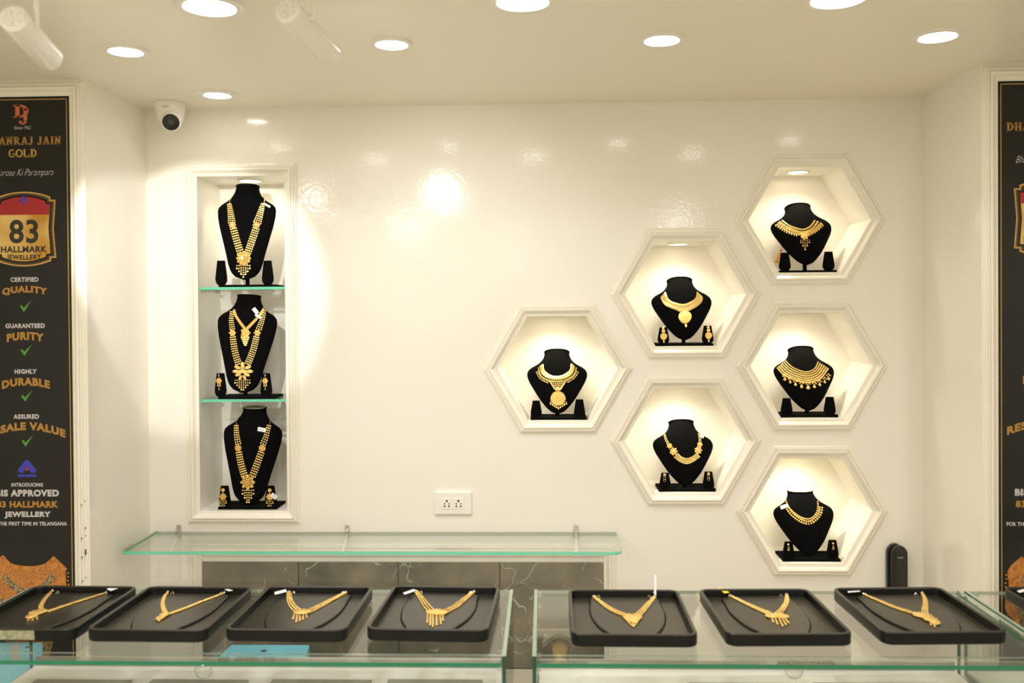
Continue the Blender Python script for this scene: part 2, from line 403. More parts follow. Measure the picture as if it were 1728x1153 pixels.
# ------------------------------------------------------------------ dome camera
c = at(287, 168, -.10); cx, cy_ = c.x, -.10
t = empty('dome_camera', (cx, cy_, CZ), 'white ceiling dome security camera with a black lens, by the left wall corner', 'security camera')
build('base', MB().lathe([(.054, 0), (.057, -.001), (.057, -.010), (.055, -.012)], (cx, cy_, CZ), n=40), white_pl, t, smooth=True)
build('housing', MB().lathe([(.0555, -.012), (.053, -.035), (.047, -.060), (.038, -.075), (.02, -.082)], (cx, cy_, CZ), n=40), white_pl, t, smooth=True)
ax = (V3((.34, -1, -.42))).normalized(); bc = V3((cx+.017, cy_-.032, CZ-.073))
build('eyeball', MB().lathe([(.012, -.03), (.03, -.02), (.038, -.002), (.039, .010), (.036, .022), (.0315, .029)], bc, ax, 40), white_pl, t, smooth=True)
gl = build('lens_window', MB().lathe([(.0305, .0285), (.0305, .031), (.028, .033), (.0005, .034)], bc, ax, 40, capend=False), dark_m, t, smooth=True)
build('sensor', MB().lathe([(.0005, .0342), (.012, .0338), (.012, .0320)], bc, ax, 4, capend=False), mat('sensor_grey', (.05, .06, .05), .3), t)

# ------------------------------------------------------------------ text helper
def text_mb(mb, s, c, wdt, hgt, bold=.03, shear=0, droop=0, y=0, serif=False):
    bold *= 1.25
    """flat lettering, centred at c (x,z) on plane y"""
    cu = bpy.data.curves.new('t', 'FONT'); cu.body = s; cu.space_character = 1.0 + bold*2.4; cu.offset = bold; cu.shear = shear; cu.fill_mode = 'FRONT'; cu.resolution_u = 3
    o = bpy.data.objects.new('t', cu); COL.objects.link(o)
    me = bpy.data.meshes.new_from_object(o.evaluated_get(bpy.context.evaluated_depsgraph_get()))
    bpy.data.objects.remove(o)
    xs = [v.co.x for v in me.vertices]; ys = [v.co.y for v in me.vertices]
    if not xs: return
    x0, x1, y0, y1 = min(xs), max(xs), min(ys), max(ys)
    kx = wdt / (x1 - x0); kz = hgt / (y1 - y0)
    vs = []
    for v in me.vertices:
        x = (v.co.x - x0) * kx - wdt/2; z = (v.co.y - y0) * kz - hgt/2
        z -= droop * (x / (wdt/2))**2
        vs.append(V3((c[0] + x, y, c[1] + z)))
    mb.add(vs, [tuple(p.vertices) for p in me.polygons])
    bpy.data.meshes.remove(me)
# slab-serif capitals for the shop name: strokes on a 1x1.4 grid
SER = {
 'D': [((.18,0),(.18,1.4),.2), ('arc', (.18,.7),(.78,.7),.16)], }
def serif_mb(mb, s, c, wdt, hgt, y):
    adv = {'I': .62, 'J': .8, ' ': .5}; tot = sum(adv.get(ch, 1.08) for ch in s); kx = wdt / tot; kz = hgt / 1.4; x = -tot/2
    def st(p, q, t=.2):
        t = t*1.1 + .05
        p = V3((p[0], 0, p[1])); q = V3((q[0], 0, q[1])); d = (q-p).normalized(); n = V3((d.z, 0, -d.x)) * t/2
        mb.face([V3((c[0] + (x+a.x)*kx, y, c[1] + (a.z-.7)*kz)) for a in (p-n, q-n, q+n, p+n)])
    def arc(cx_, cz_, rx, rz, a0, a1, t=.2, n=10):
        P = [(cx_ + rx*math.cos(math.radians(a0+(a1-a0)*i/n)), cz_ + rz*math.sin(math.radians(a0+(a1-a0)*i/n))) for i in range(n+1)]
        for i in range(n): st(P[i], P[i+1], t)
    def sf(px, pz): st((px-.2, pz), (px+.2, pz), .1)
    for ch in s:
        if ch == 'D': st((.25,0),(.25,1.4)); arc(.3,.7,.55,.65,-90,90,.17); sf(.2,.05); sf(.2,1.35)
        elif ch == 'H': st((.24,0),(.24,1.4)); st((.8,0),(.8,1.4)); st((.24,.7),(.8,.7),.12); [sf(a,b) for a in (.24,.8) for b in (.05,1.35)]
        elif ch == 'A': st((.2,0),(.5,1.4),.12); st((.84,0),(.54,1.4),.2); st((.3,.42),(.75,.42),.1); sf(.2,.05); sf(.84,.05)
        elif ch == 'N': st((.22,0),(.22,1.4),.12); st((.8,0),(.8,1.4),.12); st((.22,1.35),(.8,.05),.2); sf(.22,.05); sf(.2,1.35); sf(.8,1.35)
        elif ch == 'R': st((.25,0),(.25,1.4)); arc(.35,1.05,.38,.3,-90,90,.16); st((.45,.75),(.85,.05),.18); sf(.24,.05); sf(.2,1.35); sf(.9,.05)
        elif ch == 'J': st((.5,.35),(.5,1.4)); arc(.3,.3,.2,.26,180,360,.16); sf(.5,1.35)
        elif ch == 'I': st((.31,0),(.31,1.4)); sf(.31,.05); sf(.31,1.35)
        elif ch == 'G': arc(.55,.7,.4,.63,50,330,.18); st((.88,.05),(.88,.62),.16); sf(.82,.62)
        elif ch == 'O': arc(.54,.7,.42,.63,0,360,.18,18)
        elif ch == 'L': st((.25,0),(.25,1.4)); st((.1,.06),(.9,.06),.12); st((.88,.05),(.88,.4),.1); sf(.25,1.35)
        x += adv.get(ch, 1.08)

# ------------------------------------------------------------------ posters
KP = (D + YF) / F
def poster(xc, label):
    t = empty('poster', (xc, YF, PZ0), label, 'poster', 'black jewellery posters on the piers')
    yb = YF - .004
    build('panel', MB().box((xc-PW, yb, PZ0), (xc+PW, YF-.0005, PZ1)), poster_m, t)
    zz = lambda py: at(37 + (py-163)/75, py, YF).z
    Y1, Y2, Y3 = yb-.0004, yb-.0007, yb-.0010
    mb = MB(); i = .0085
    def strip(x0, z0, x1, z1): mb.box((x0, Y1, z0), (x1, yb, z1))
    wdt = .0028
    strip(xc-PW+i, PZ0, xc-PW+i+wdt, PZ1-i); strip(xc+PW-i-wdt, PZ0, xc+PW-i, PZ1-i); strip(xc-PW+i, PZ1-i-wdt, xc+PW-i, PZ1-i)
    build('gold_border', mb, p_gold, t)
    def T(s, py, wp, hp, M, bold=.03, dx=0, droop=0, shear=0, y=Y1, nm='lettering'):
        b = MB(); text_mb(b, s, (xc + dx*KP, zz(py)), wp*KP, hp*KP, bold, shear, droop*KP, y); return build(nm, b, M, t, fix=False)
    # DJ monogram
    b = MB(); serif_mb(b, 'D', (xc-.001, zz(188)), 30*KP, 21*KP, Y1); serif_mb(b, 'J', (xc+.006, zz(197)), 19*KP, 26*KP, Y2)
    build('monogram', b, mat('print_copper', (.55, .14, .05), .4), t, fix=False)
    T('Since 1962', 216, 29, 5.5, p_white, .0)
    b = MB(); serif_mb(b, 'DHANRAJ JAIN', (xc, zz(238)), 136*KP, 13.5*KP, Y1); build('lettering', b, p_ochre, t, fix=False)
    b = MB(); serif_mb(b, 'GOLD', (xc, zz(259)), 51*KP, 13.5*KP, Y1); build('lettering', b, p_gold, t, fix=False)
    T('Bharose Ki Parampara', 293, 106, 15, p_white, -.012, shear=.45)
    # badge
    zc_ = zz(387)
    def badge(hw, hh, notch, y, M, nm, parent, top=None, bot=None):
        P = []
        hw, hh, notch = hw*KP, hh*KP, notch*KP
        for k in range(13):
            a = -1 + 2*k/12; P.append((a*(hw-notch), hh + notch*1.0*(1-a*a)))
        P += [(hw-notch, hh-notch*.6), (hw, hh-notch*.6), (hw*.93, 0), (hw, -hh+notch*.6), (hw-notch, -hh+notch*.6)]
        for k in range(13):
            a = 1 - 2*k/12; P.append((a*(hw-notch), -hh - notch*1.0*(1-a*a)))
        P += [(-hw+notch, -hh+notch*.6), (-hw, -hh+notch*.6), (-hw*.93, 0), (-hw, hh-notch*.6), (-hw+notch, hh-notch*.6)]
        b = MB(); b.face([V3((xc+p[0], y, zc_+p[1])) for p in P])
        return build(nm, b, M, parent, fix=False), P
    bd, _ = badge(56, 55, 9, Y1, p_lgold, 'badge', t)
    badge(54.5, 53.5, 9, Y1-.0002, p_brown, 'badge_rim', bd); badge(52.5, 52, 9, Y1-.0003, p_dark, 'badge_rim', bd)
    badge(48, 49, 8, Y2, p_lgold, 'badge_rim', bd)
    _, P = badge(46.5, 47.5, 8, Y2-.0002, badge_g, 'badge_field', bd)
    zs = zz(363) - zc_
    top = [p for p in P if p[1] > zs]; b = MB(); hw = 46.5*KP*.93
    topc = P[:14] ; lst = [(-46.5*KP+8*KP, P[-1][1])] + P[:13] + [P[13], P[14], (hw*1.03, zs), (-hw*1.03, zs), P[-2]]
    b.face([V3((xc+p[0], Y2-.0004, zc_+p[1])) for p in lst]); build('badge_band', b, p_red, bd, fix=False)
    def TB(s, py, wp, hp, M, bold=.03, droop=0):
        b = MB(); text_mb(b, s, (xc, zz(py)), wp*KP, hp*KP, bold, 0, droop*KP, Y3); build('badge_lettering', b, M, bd, fix=False)
    TB('BIS APPROVED', 354, 80, 9.5, p_white, .03, 1.5); TB('83', 391, 51, 41, p_dark, .02); TB('HALLMARK', 421, 81, 11, p_dark, .035)
    TB('JEWELLERY', 436, 61, 11, p_dark, .035, -2)
    def tri(py, s, par, y):
        z = zz(py); b = MB(); w = s*KP
        b.face([V3((xc+a*w, y, z+q*w)) for a, q in ((-.5,-.05),(-.12,.42),(0,.5),(.12,.42),(.5,-.05),(.38,-.18),(.2,-.18),(0,.12),(-.2,-.18),(-.38,-.18))])
        b.face([V3((xc+a*w, y, z+q*w)) for a, q in ((-.48,-.26),(.48,-.26),(.48,-.38),(-.48,-.38))])
        o = build('emblem', b, p_blue, par, fix=False)
        b = MB(); b.lathe([(.001, 0), (s*.09*KP, 0)], (xc, y-.0002, z+.02*w), (0, 1, 0), 12, capend=False)
        build('emblem_dot' , b, p_red, t, fix=False)
    tri(338, 15, bd, Y3-.0002); tri(792, 34, t, Y1)
    def chk(py):
        z = zz(py); b = MB(); k = 20*KP
        b.face([V3((xc+.003+a*k, Y1, z+q*k)) for a, q in ((-.5,-.02),(-.36,.1),(-.17,-.14),(.5,.5),(-.16,-.5))]); build('check_mark', b, p_green, t, fix=False)
    for a, w1, bb, w2, dr in (('CERTIFIED', 49, 'QUALITY', 79, 5), ('GUARANTEED', 69, 'PURITY', 65, 4), ('HIGHLY', 39, 'DURABLE', 84, 6), ('ASSURED', 45, 'RESALE VALUE', 136, 14)):
        y0 = {'CERTIFIED': 472, 'GUARANTEED': 550, 'HIGHLY': 627, 'ASSURED': 703}[a]
        T(a, y0, w1, 8, p_white, .035); T(bb, y0+15+(2 if dr != 14 else 1), w2, 14, p_ochre, .045, droop=dr); chk(y0+41 if a != 'CERTIFIED' else 517)
    T('INTRODUCING', 818, 55, 6.5, p_white, .03); T('BIS APPROVED', 832, 111, 12, p_white, .045); T('83 HALLMARK', 851, 108, 11.5, p_ochre, .04)
    T('JEWELLERY', 869, 81, 12, p_white, .045); T('FOR THE FIRST TIME IN TELANGANA', 883.5, 138, 6.5, p_white, .03)
    # printed necklace
    zz2 = lambda py: at(45, py, YF).z
    def arcpoly(pairs, y, M, nm):
        P = smoothpoly(pairs, 6); b = MB()
        b.face([V3((xc + p[0]*KP, y, zz2(p[1]))) for p in P]); return build(nm, b, M, t, fix=False)
    inner = [(-44,936),(-30,950),(-12,954),(8,955),(28,951),(45,938)]
    outer = [(66,957),(66,985),(72,1020),(52,1050),(34,1110),(22,1150),(0,1175),(-22,1150),(-34,1110),(-52,1050),(-72,1020),(-66,985),(-66,957),(-44,936)]
    P1 = smoothpoly(inner, 5) + smoothpoly(outer, 5); b = MB(); b.face([V3((xc+p[0]*KP, Y1, zz2(p[1]))) for p in P1]); pn = build('printed_necklace', b, p_orange, t, fix=False)
    def band(pts, wd, y, M):
        P = smoothpoly(pts, 8); b = MB(); A = []; B = []
        for i, p in enumerate(P):
            q = P[min(i+1, len(P)-1)]; r_ = P[max(i-1, 0)]; dx, dy = q[0]-r_[0], q[1]-r_[1]; l = math.hypot(dx, dy) or 1
            A.append(V3((xc+(p[0]-dy/l*wd/2)*KP, y, zz2(p[1]+dx/l*wd/2)))); B.append(V3((xc+(p[0]+dy/l*wd/2)*KP, y, zz2(p[1]-dx/l*wd/2))))
        b.loops([A, B], closed=False); return build('printed_filigree', b, M, pn, fix=False)
    band([(-38,955),(-22,968),(0,973),(22,969),(40,955)], 14, Y2, p_neck)
    band([(-44,970),(-28,988),(0,1000),(26,990),(44,970)], 12, Y2, p_neck2)
    band([(-54,985),(-34,1010),(0,1025),(34,1010),(54,985)], 16, Y2, p_neck)
    for s in (-1, 1): band([(s*50,1010),(s*38,1050),(s*28,1100),(s*14,1140)], 16, Y2-.0001, p_neck2)
    for s in (-1, 1):
        b = MB()
        for k in range(14): b.ball(V3((xc+s*(66+random.random()*5)*KP, Y1, zz2(960+k*6.5))), (.004, .003, .0004), n=6, k=3)
        build('printed_beads', b, p_orange, pn, fix=False)
poster(PXL, 'tall black poster with gold lettering framed on the left pier, cut by the picture edge')
poster(PXR, 'tall black poster on the right pier, only its left strip in view')

# ------------------------------------------------------------------ wall items
# socket plate
c0 = at(733, 831, -.012); c1 = at(796, 868.5, -.012)
t = empty('socket_plate', ((c0.x+c1.x)/2, -.001, c1.z), 'white double wall socket plate above the glass shelf', 'socket')
build('plate', MB().box((c0.x, -.012, c1.z), (c1.x, -.0005, c0.z)), white_pl, t, bevel=.003)
for k, px in enumerate((754, 773.8)):
    mc = at(px, 850.2, -.012); h = .0215
    md = build('socket_module', MB().box((mc.x-h, -.0136, mc.z-h), (mc.x+h, -.0118, mc.z+h)), white_pl, t, bevel=.0006)
    b = MB()
    b.lathe([(.0005, 0), (.0043, 0)], (mc.x, -.01385, mc.z+.0105), (0, 1, 0), 14, capend=False)
    for s in (-1, 1):
        b.lathe([(.0003, 0), (.0028, 0)], (mc.x+s*.0088, -.01385, mc.z-.0005), (0, 1, 0), 10, capend=False)
        b.face([V3((mc.x+s*a, -.01385, mc.z+q)) for a, q in ((.0055,-.0065),(.0125,-.0085),(.0125,-.011),(.0058,-.0145))])
    build('socket_holes', b, dark_m, md, fix=False)
# handset
c0 = at(1516, 985, -.03)
def capsule(x0, x1, z0, z1, n=14):
    r = (x1-x0)/2; cx_ = (x0+x1)/2; return [(x1, z0), (x1, z1-r*1.1)] + [(cx_+r*math.cos(a*math.pi/n), z1-r*1.1+r*1.1*math.sin(a*math.pi/n)) for a in range(1, n)] + [(x0, z1-r*1.1), (x0, z0)]
x0, x1 = at(1504, 950, -.035).x, at(1531.5, 950, -.035).x; z1 = at(1515, 919.5, -.03).z; z0 = z1 - .21
t = empty('wall_handset', ((x0+x1)/2, -.001, z0), 'slim black round-topped telephone handset on the wall below the right-hand niches', 'telephone')
build('cradle', MB().prism([V3((a, -.001, b)) for a, b in capsule(x0-.009, x1-.004, z0, z1)], (0, -.018, 0)), dark_m, t, bevel=.002)
build('handset', MB().prism([V3((a, -.019, b)) for a, b in capsule(x0, x1, z0+.004, z1-.002)], (0, -.02, 0)), phone_m, t, smooth=True, bevel=.004)
b = MB(); text_mb(b, 'beetel', ((x0+x1)/2+.002, z1-.046), .021, .0065, 0, 0, 0, -.0395); build('logo', b, p_white, t, fix=False)
b = MB(); text_mb(b, 'HIK', (cx-.004, CZ-.024), .009, .0032, .02, 0, 0, cy_-.0555); o = build('logo', b, p_dark, bpy.data.objects['dome_camera'], fix=False)
b = MB(); text_mb(b, 'VISION', (cx+.009, CZ-.024), .017, .0032, .02, 0, 0, cy_-.0555); o = build('logo', b, p_red, bpy.data.objects['dome_camera'], fix=False)
# glass shelf
SZ = EYE - .8596
def rrect(x0, y0, x1, y1, r, n=6):
    P = []
    rs = r if isinstance(r, (list, tuple)) else [r]*4
    for (cx_, cy2, a0, rr) in ((x1-rs[0], y1-rs[0], 0, rs[0]), (x0+rs[1], y1-rs[1], 90, rs[1]), (x0+rs[2], y0+rs[2], 180, rs[2]), (x1-rs[3], y0+rs[3], 270, rs[3])):
        for k in range(n+1):
            a = math.radians(a0 + 90*k/n); P.append((cx_+rr*math.cos(a), cy2+rr*math.sin(a)))
    return P
def glass_slab(mb_loop, z0, z1):
    """slab with material 0 = clear faces, 1 = edge"""
    n = len(mb_loop); b = MB()
    lo = [V3((x, y, z0)) for x, y in mb_loop]; hi = [V3((x, y, z1)) for x, y in mb_loop]
    b.face(lo[::-1]); b.face(hi); ym = max(y for x, y in mb_loop)
    for i in range(n):
        j = (i+1) % n; b.m = 2 if lo[i].y > ym-.004 and lo[j].y > ym-.004 else 1; b.face([lo[i], lo[j], hi[j], hi[i]])
    return b
b = glass_slab(rrect(-1.531, -.300, .2745, -.004, [.002, .002, .004, .03]), SZ-.011, SZ)
fin(build('glass_shelf', b, [glass_m, edge_l, edge_p], org=(-.63, -.15, SZ-.011)), 'long green-edged glass shelf on the wall above the dark marble tiles', 'shelf')
def bracket(px, fpx, label):
    p = at(px, 898, -.002); q = at(fpx, 931, -.29)
    t = empty('shelf_bracket', (p.x, -.002, SZ-.02), label, 'bracket', 'steel brackets of the long glass shelf')
    build('wall_plate', MB().box((p.x-.0075, -.006, SZ-.022), (p.x+.0075, -.0005, SZ+.027)), steel, t, bevel=.001)
    build('clamp', MB().box((p.x-.006, -.028, SZ+.0005), (p.x+.006, -.006, SZ+.009)), steel, t, bevel=.0015)
    build('screw', MB().lathe([(.004, 0), (.0035, -.002)], (p.x, -.006, SZ+.018), (0, 1, 0), 12), steel, t)
    d = (q - p); d.z = 0; d.normalize(); n = V3((-d.y, d.x, 0))*.004
    P = [V3((p.x, -.006, SZ-.0115)) - n, V3((p.x, -.006, SZ-.0115)) + n, V3((q.x, -.285, SZ-.0115)) + n, V3((q.x, -.285, SZ-.0115)) - n]
    build('arm', MB().prism(P, (0, 0, -.008)), white_en, t)
bracket(302, 285, 'steel shelf bracket under the tall niche, leftmost of the three'); bracket(586, 577, 'steel shelf bracket in the middle, left of the socket plate'); bracket(972, 973, 'steel shelf bracket at the right end of the shelf')
e0 = at(213, 923, -.25)
t = empty('shelf_end_clip', (-1.535, -.25, SZ), 'thin steel side rod with a clip at the left end of the glass shelf', 'bracket')
build('rod', MB().tube([V3((-1.528, -.01, SZ+.004)), V3((-1.526, -.24, SZ+.004))], .003, 8), steel, t, smooth=True)
build('clip', MB().tube([V3((-1.526, -.23, SZ+.007)), V3((-1.527, -.285, SZ+.006))], [.008, .004], 10), steel, t, smooth=True)

# niche shelves
NS = [EYE + (at(405, 487, 0).z-EYE) , at(405, 677, 0).z]
for i, z in enumerate(NS):
    b = glass_slab(rrect(NX0+.002, .006, NX1-.002, ND-.004, .001, 1), z-.004, z+.006)
    fin(build('niche_shelf', b, [glass_m, edge_l, edge_p], org=((NX0+NX1)/2, .12, z)), ['green-edged glass shelf in the tall niche carrying the top display', 'green-edged glass shelf in the tall niche carrying the middle display'][i], 'shelf')
    for (sx, x) in ((1, NX0), (-1, NX1)):
        for yy in (.035, .2):
            side = 'left' if sx > 0 else 'right'; fb = 'front' if yy < .1 else 'rear'
            o = build('shelf_pin', MB().tube([V3((x, yy, z-.010)), V3((x+sx*.014, yy, z-.010))], .005, 8), steel, org=(x, yy, z-.01))
            fin(o, 'small metal shelf support pin, %s %s, under the %s glass shelf of the tall niche' % (side, fb, ('upper', 'lower')[i]), 'shelf pin')
# niche lights
def niche_light(x, z, label, r=.045, y=.12, e=E_NICHE):
    t = empty('niche_light', (x, y, z), label, 'niche light', 'warm puck lights in the niches')
    build('trim_ring', MB().lathe([(r, 0), (r, -.003), (r-.003, -.005), (r-.009, -.004), (r-.010, -.001)], (x, y, z), n=36, capend=False), white_en, t, smooth=True)
    build('diffuser', MB().lathe([(.0005, -.003), (r-.010, -.003), (r-.010, -.001)], (x, y, z), n=36, capend=False), led_w, t)
    spot('niche_lamp', (x, y, z-.008), (x, y+.02, z-1), e, 140, .8, .03, (1, .89, .69))
WH = {'H1': 'top right', 'H2': 'upper middle', 'H3': 'leftmost', 'H4': 'centre right', 'H5': 'lower middle', 'H6': 'bottom right'}
niche_light((NX0+NX1)/2-.0, NZ1, 'warm round light in the roof of the tall rectangular niche', .05, .12, E_NICHE*2.4)
for k, c in HC.items(): niche_light(c.x-.01, c.z + R*.8660, 'warm round light in the roof of the %s hexagonal niche' % WH[k])

# ------------------------------------------------------------------ necklace busts
SHORT = [(0,.188),(.05,.193),(.10,.208),(.15,.235),(.19,.272),(.23,.335),(.27,.405),(.31,.445),(.36,.458),(.42,.452),(.5,.420),(.6,.365),(.7,.308),(.8,.245),(.88,.182),(.94,.125),(.975,.078),(1,.012)]
LONG = [(0,.118),(.03,.119),(.07,.130),(.11,.152),(.145,.180),(.175,.225),(.20,.270),(.23,.300),(.27,.310),(.34,.305),(.45,.283),(.58,.247),(.71,.212),(.84,.180),(.91,.154),(.955,.120),(.983,.076),(1,.018)]
def interp(T, t):
    for (a, b), (c, d) in zip(T, T[1:]):
        if t <= c: return b + (d-b)*(t-a)/(c-a)
    return T[-1][1]
class Bust:
    pass
def display(key, long_, tip, neck, base, floor_z, label, crop, paddles, cap=None):
    """tip / neck: photo pixels of the form's lowest point and neck top; base: (pixel x of its front centre, width m)"""
    B = Bust(); yt = .045; dl = .05 if long_ else .115
    B.P0 = at(*tip, yt); top = at(*neck, yt+dl); V = top - B.P0; B.L = V.length; B.V = V/B.L
    B.U = (V3((1,0,0)) - B.V*B.V.x).normalized(); B.N = B.U.cross(B.V).normalized()
    if B.N.y > 0: B.N = -B.N
    B.T = LONG if long_ else SHORT; B.ox, B.oy, B.s = crop
    bx = at(base[0], base[1], .02).x
    B.wid = base[2]
    org = V3((bx, .08, floor_z))
    t = empty('necklace_display', org, label, 'display stand'); B.t = t
    build('base', MB().box((bx-B.wid/2, .018, floor_z+.0005), (bx+B.wid/2, .145, floor_z+.0095)), velvet, t, bevel=.001)
    px_ = B.P0.x
    build('post', MB().tube([V3((px_, .075, floor_z+.009)), V3((px_, .078, B.P0.z+.03))], .008, 10), velvet, t, smooth=True)
    # form
    bulge_f = lambda q: (.034 if not long_ else .036) * (.35 + .65*math.sin(min(1, (1-q)*2.2)*math.pi/2))
    def hf(u, v):
        q = 1 - v/B.L; w = max(.004, interp(B.T, min(1, max(0, q))) * B.L); a = min(1, abs(u)/w)
        return bulge_f(q) * (1 - a**2.4)**.55
    B.hf = hf
    rows = 30; M_ = 18; Ls = []
    for i in range(rows+1):
        q = i/rows; q = q if q > .0 else 0
        v = B.L*(1-q); w = max(.003, interp(B.T, q)*B.L); l = []
        nb = .034 * max(0, 1 - q/.22)     # back of the neck is round, the chest is a flat board
        for j in range(M_+1):
            u = -w*math.cos(math.pi*j/M_); l.append(B.P0 + B.U*u + B.V*v + B.N*(hf(u, v)))
        for j in range(1, M_):
            u = w*math.cos(math.pi*j/M_); l.append(B.P0 + B.U*u + B.V*v - B.N*(.004 + nb*math.sin(math.pi*j/M_)))
        if cap and i < 3:
            l = [p - B.V*((p - B.P0).dot(B.N) + .01)*(.25 if long_ else .46)*(1-i/3) for p in l]
        Ls.append(l)
    b = MB(); b.loops(Ls); b.face(Ls[-1])
    topl = Ls[0]; cen = sum(topl, V3((0,0,0)))/len(topl)
    rim = [cen + (p-cen)*(.985 if cap else .9) for p in topl]; ins = [p - B.V*(-.0012 if cap else .003) for p in rim]
    b.loops([topl, rim, ins]); 
    build('bust_form', b, velvet, t, smooth=True)
    b = MB(); b.face([p + B.V*(.0015 if cap else 0) for p in ins]) ; build('neck_cap', b, cap or velvet, t, fix=False)
    # a thin rolled lip round the neck
    b = MB(); b.tube([p + (p-cen)*.02 for p in topl] + [topl[0] + (topl[0]-cen)*.02], .0018, 5, cap=False); build('neck_lip', b, velvet, t, smooth=True)
    B.pads = []
    for (qx, qtop, qbot, w0, w1) in paddles:
        p = at(qx, qbot, .03); tp = at(qx, qtop, .035)
        h = tp.z - (floor_z + .009); zb_ = floor_z + .009
        P = []
        prof = [(0,.55),(.04,.72),(.10,.88),(.18,.98),(.27,1.0),(.4,.95),(.55,.87),(.7,.79),(.85,.71),(1,.64)]
        for q, f in prof: P.append((f*w0/2, q*h))
        pts = [V3((p.x + a, .040, zb_ + z)) for a, z in P] + [V3((p.x - a, .040, zb_ + z)) for a, z in P[::-1]]
        build('earring_stand', MB().prism(pts, (0, -.012, 0)), velvet, t, bevel=.0015)
        B.pads.append((p.x, zb_, h))
    return B
def J(B, px, py, lift=0.0):       # crop pixel -> point on the front of the form
    X, Y_ = B.ox + px/B.s, B.oy + py/B.s
    q = RR*((X-CX)/F) - UU*((Y_-CY)/F) + WW; h = .03
    for _ in range(4):
        P = B.P0 + B.N*h; tt = (P - CAM).dot(B.N)/q.dot(B.N); pt = CAM + q*tt
        d = pt - B.P0; u, v = d.dot(B.U), d.dot(B.V); h = B.hf(u, v)
    return B.P0 + B.U*u + B.V*v + B.N*(h + lift)
def K(B): return 3.64/F/B.s       # metres per crop pixel
class Flat:                        # jewellery lying or hanging on any plane
    def __init__(s, P0, U, V, N, crop, lift=.0): s.P0, s.U, s.V, s.N = P0, U, V, N; s.ox, s.oy, s.s = crop; s.L = 1; s.hf = lambda u, v: lift
def bead(mb, B, px, py, r, fl=.6, lift=None, ell=None):
    k = K(B)*B.kk if hasattr(B, 'kk') else K(B)
    rr = r*k; e = ell or (1, 1)
    mb.ball(J(B, px, py, rr*fl*.6 if lift is None else lift), (rr*e[0], rr*e[1], rr*fl), B.U, B.V, B.N, 6, 4)
def path(pts, step):
    P = smoothpoly(pts, 16) if len(pts) > 2 else [tuple(pts[0][a] + (pts[1][a]-pts[0][a])*t/40 for a in (0, 1)) for t in range(41)]
    out = [P[0]]; acc = 0; tang = []
    L = 0
    for a, b in zip(P, P[1:]): L += math.hypot(b[0]-a[0], b[1]-a[1])
    n = max(2, round(L/step)); res = []; tgt = 0; d = 0; i = 0
    for k in range(n+1):
        s = L*k/n
        while i < len(P)-2 and d + math.hypot(P[i+1][0]-P[i][0], P[i+1][1]-P[i][1]) < s: d += math.hypot(P[i+1][0]-P[i][0], P[i+1][1]-P[i][1]); i += 1
        l = math.hypot(P[i+1][0]-P[i][0], P[i+1][1]-P[i][1]) or 1; f = min(1.2, (s-d)/l)
        dx, dy = (P[i+1][0]-P[i][0])/l, (P[i+1][1]-P[i][1])/l
        res.append((P[i][0]+(P[i+1][0]-P[i][0])*f, P[i][1]+(P[i+1][1]-P[i][1])*f, dx, dy, k/n))
    return res
def strand(mb, B, pts, w0, w1, rows, r, step, fl=.6):
    if rows > 2 and r > 5: r *= 1.12; step *= 1.5
    for (x, y, dx, dy, t) in path(pts, step):
        w = w0 + (w1-w0)*t
        for k in range(rows):
            o = 0 if rows == 1 else (k/(rows-1) - .5)*w
            bead(mb, B, x - dy*o, y + dx*o, r, fl)
    return mb
def cord(mb, B, pts, r, n=24):
    mb.tube([J(B, x, y, r*K(B)*.6) for x, y, *_ in path(pts, 8)], r*K(B), 6); return mb
def plate(mb, B, pts, thick=3, lift=0, tw=1):       # flat solid piece following the form
    k = K(B); f = [J(B, x, y, (lift+thick)*k) for x, y in pts]; g = [J(B, x, y, lift*k) for x, y in pts]
    n = len(f); c = sum(f, V3((0,0,0)))/n + B.N*(k*thick*.8*tw)
    mb.add(f + g + [c], [(i, (i+1)%n, 2*n) for i in range(n)] + [(n+i, n+(i+1)%n, (i+1)%n, i) for i in range(n)]); return mb
def flower(mb, B, x, y, r, petals=8, rings=2):
    k = K(B)
    pts = []
    for i in range(petals*6):
        a = 2*math.pi*i/(petals*6); rr = r*(.74 + .08*abs(math.cos(petals*a/2))); pts.append((x+rr*math.cos(a), y+rr*math.sin(a)))
    plate(mb, B, pts, r*.12)
    for i in range(petals):
        a = 2*math.pi*i/petals; bead(mb, B, x+r*.80*math.cos(a), y+r*.80*math.sin(a), min(r*.22, r*2.3/petals), .8, lift=k*r*.18)
    if rings > 1:
        for i in range(petals):
            a = 2*math.pi*(i+.5)/petals; bead(mb, B, x+r*.38*math.cos(a), y+r*.38*math.sin(a), r*.13, .9, lift=k*r*.30)
    bead(mb, B, x, y, r*.2, .8, lift=k*r*.26)
    return mb
def fringe(mb, B, x, y, w, h, cols, r, point=True, top=0):
    for c in range(cols):
        u = (c/(cols-1) - .5) if cols > 1 else 0; hh = h*(1 - (abs(u)*1.5 if point else 0)); n = max(2, round(hh/(r*1.9)))
        for i in range(n): bead(mb, B, x+u*w, y+hh*i/(n-1), r*(1.15 if i == n-1 else .85))
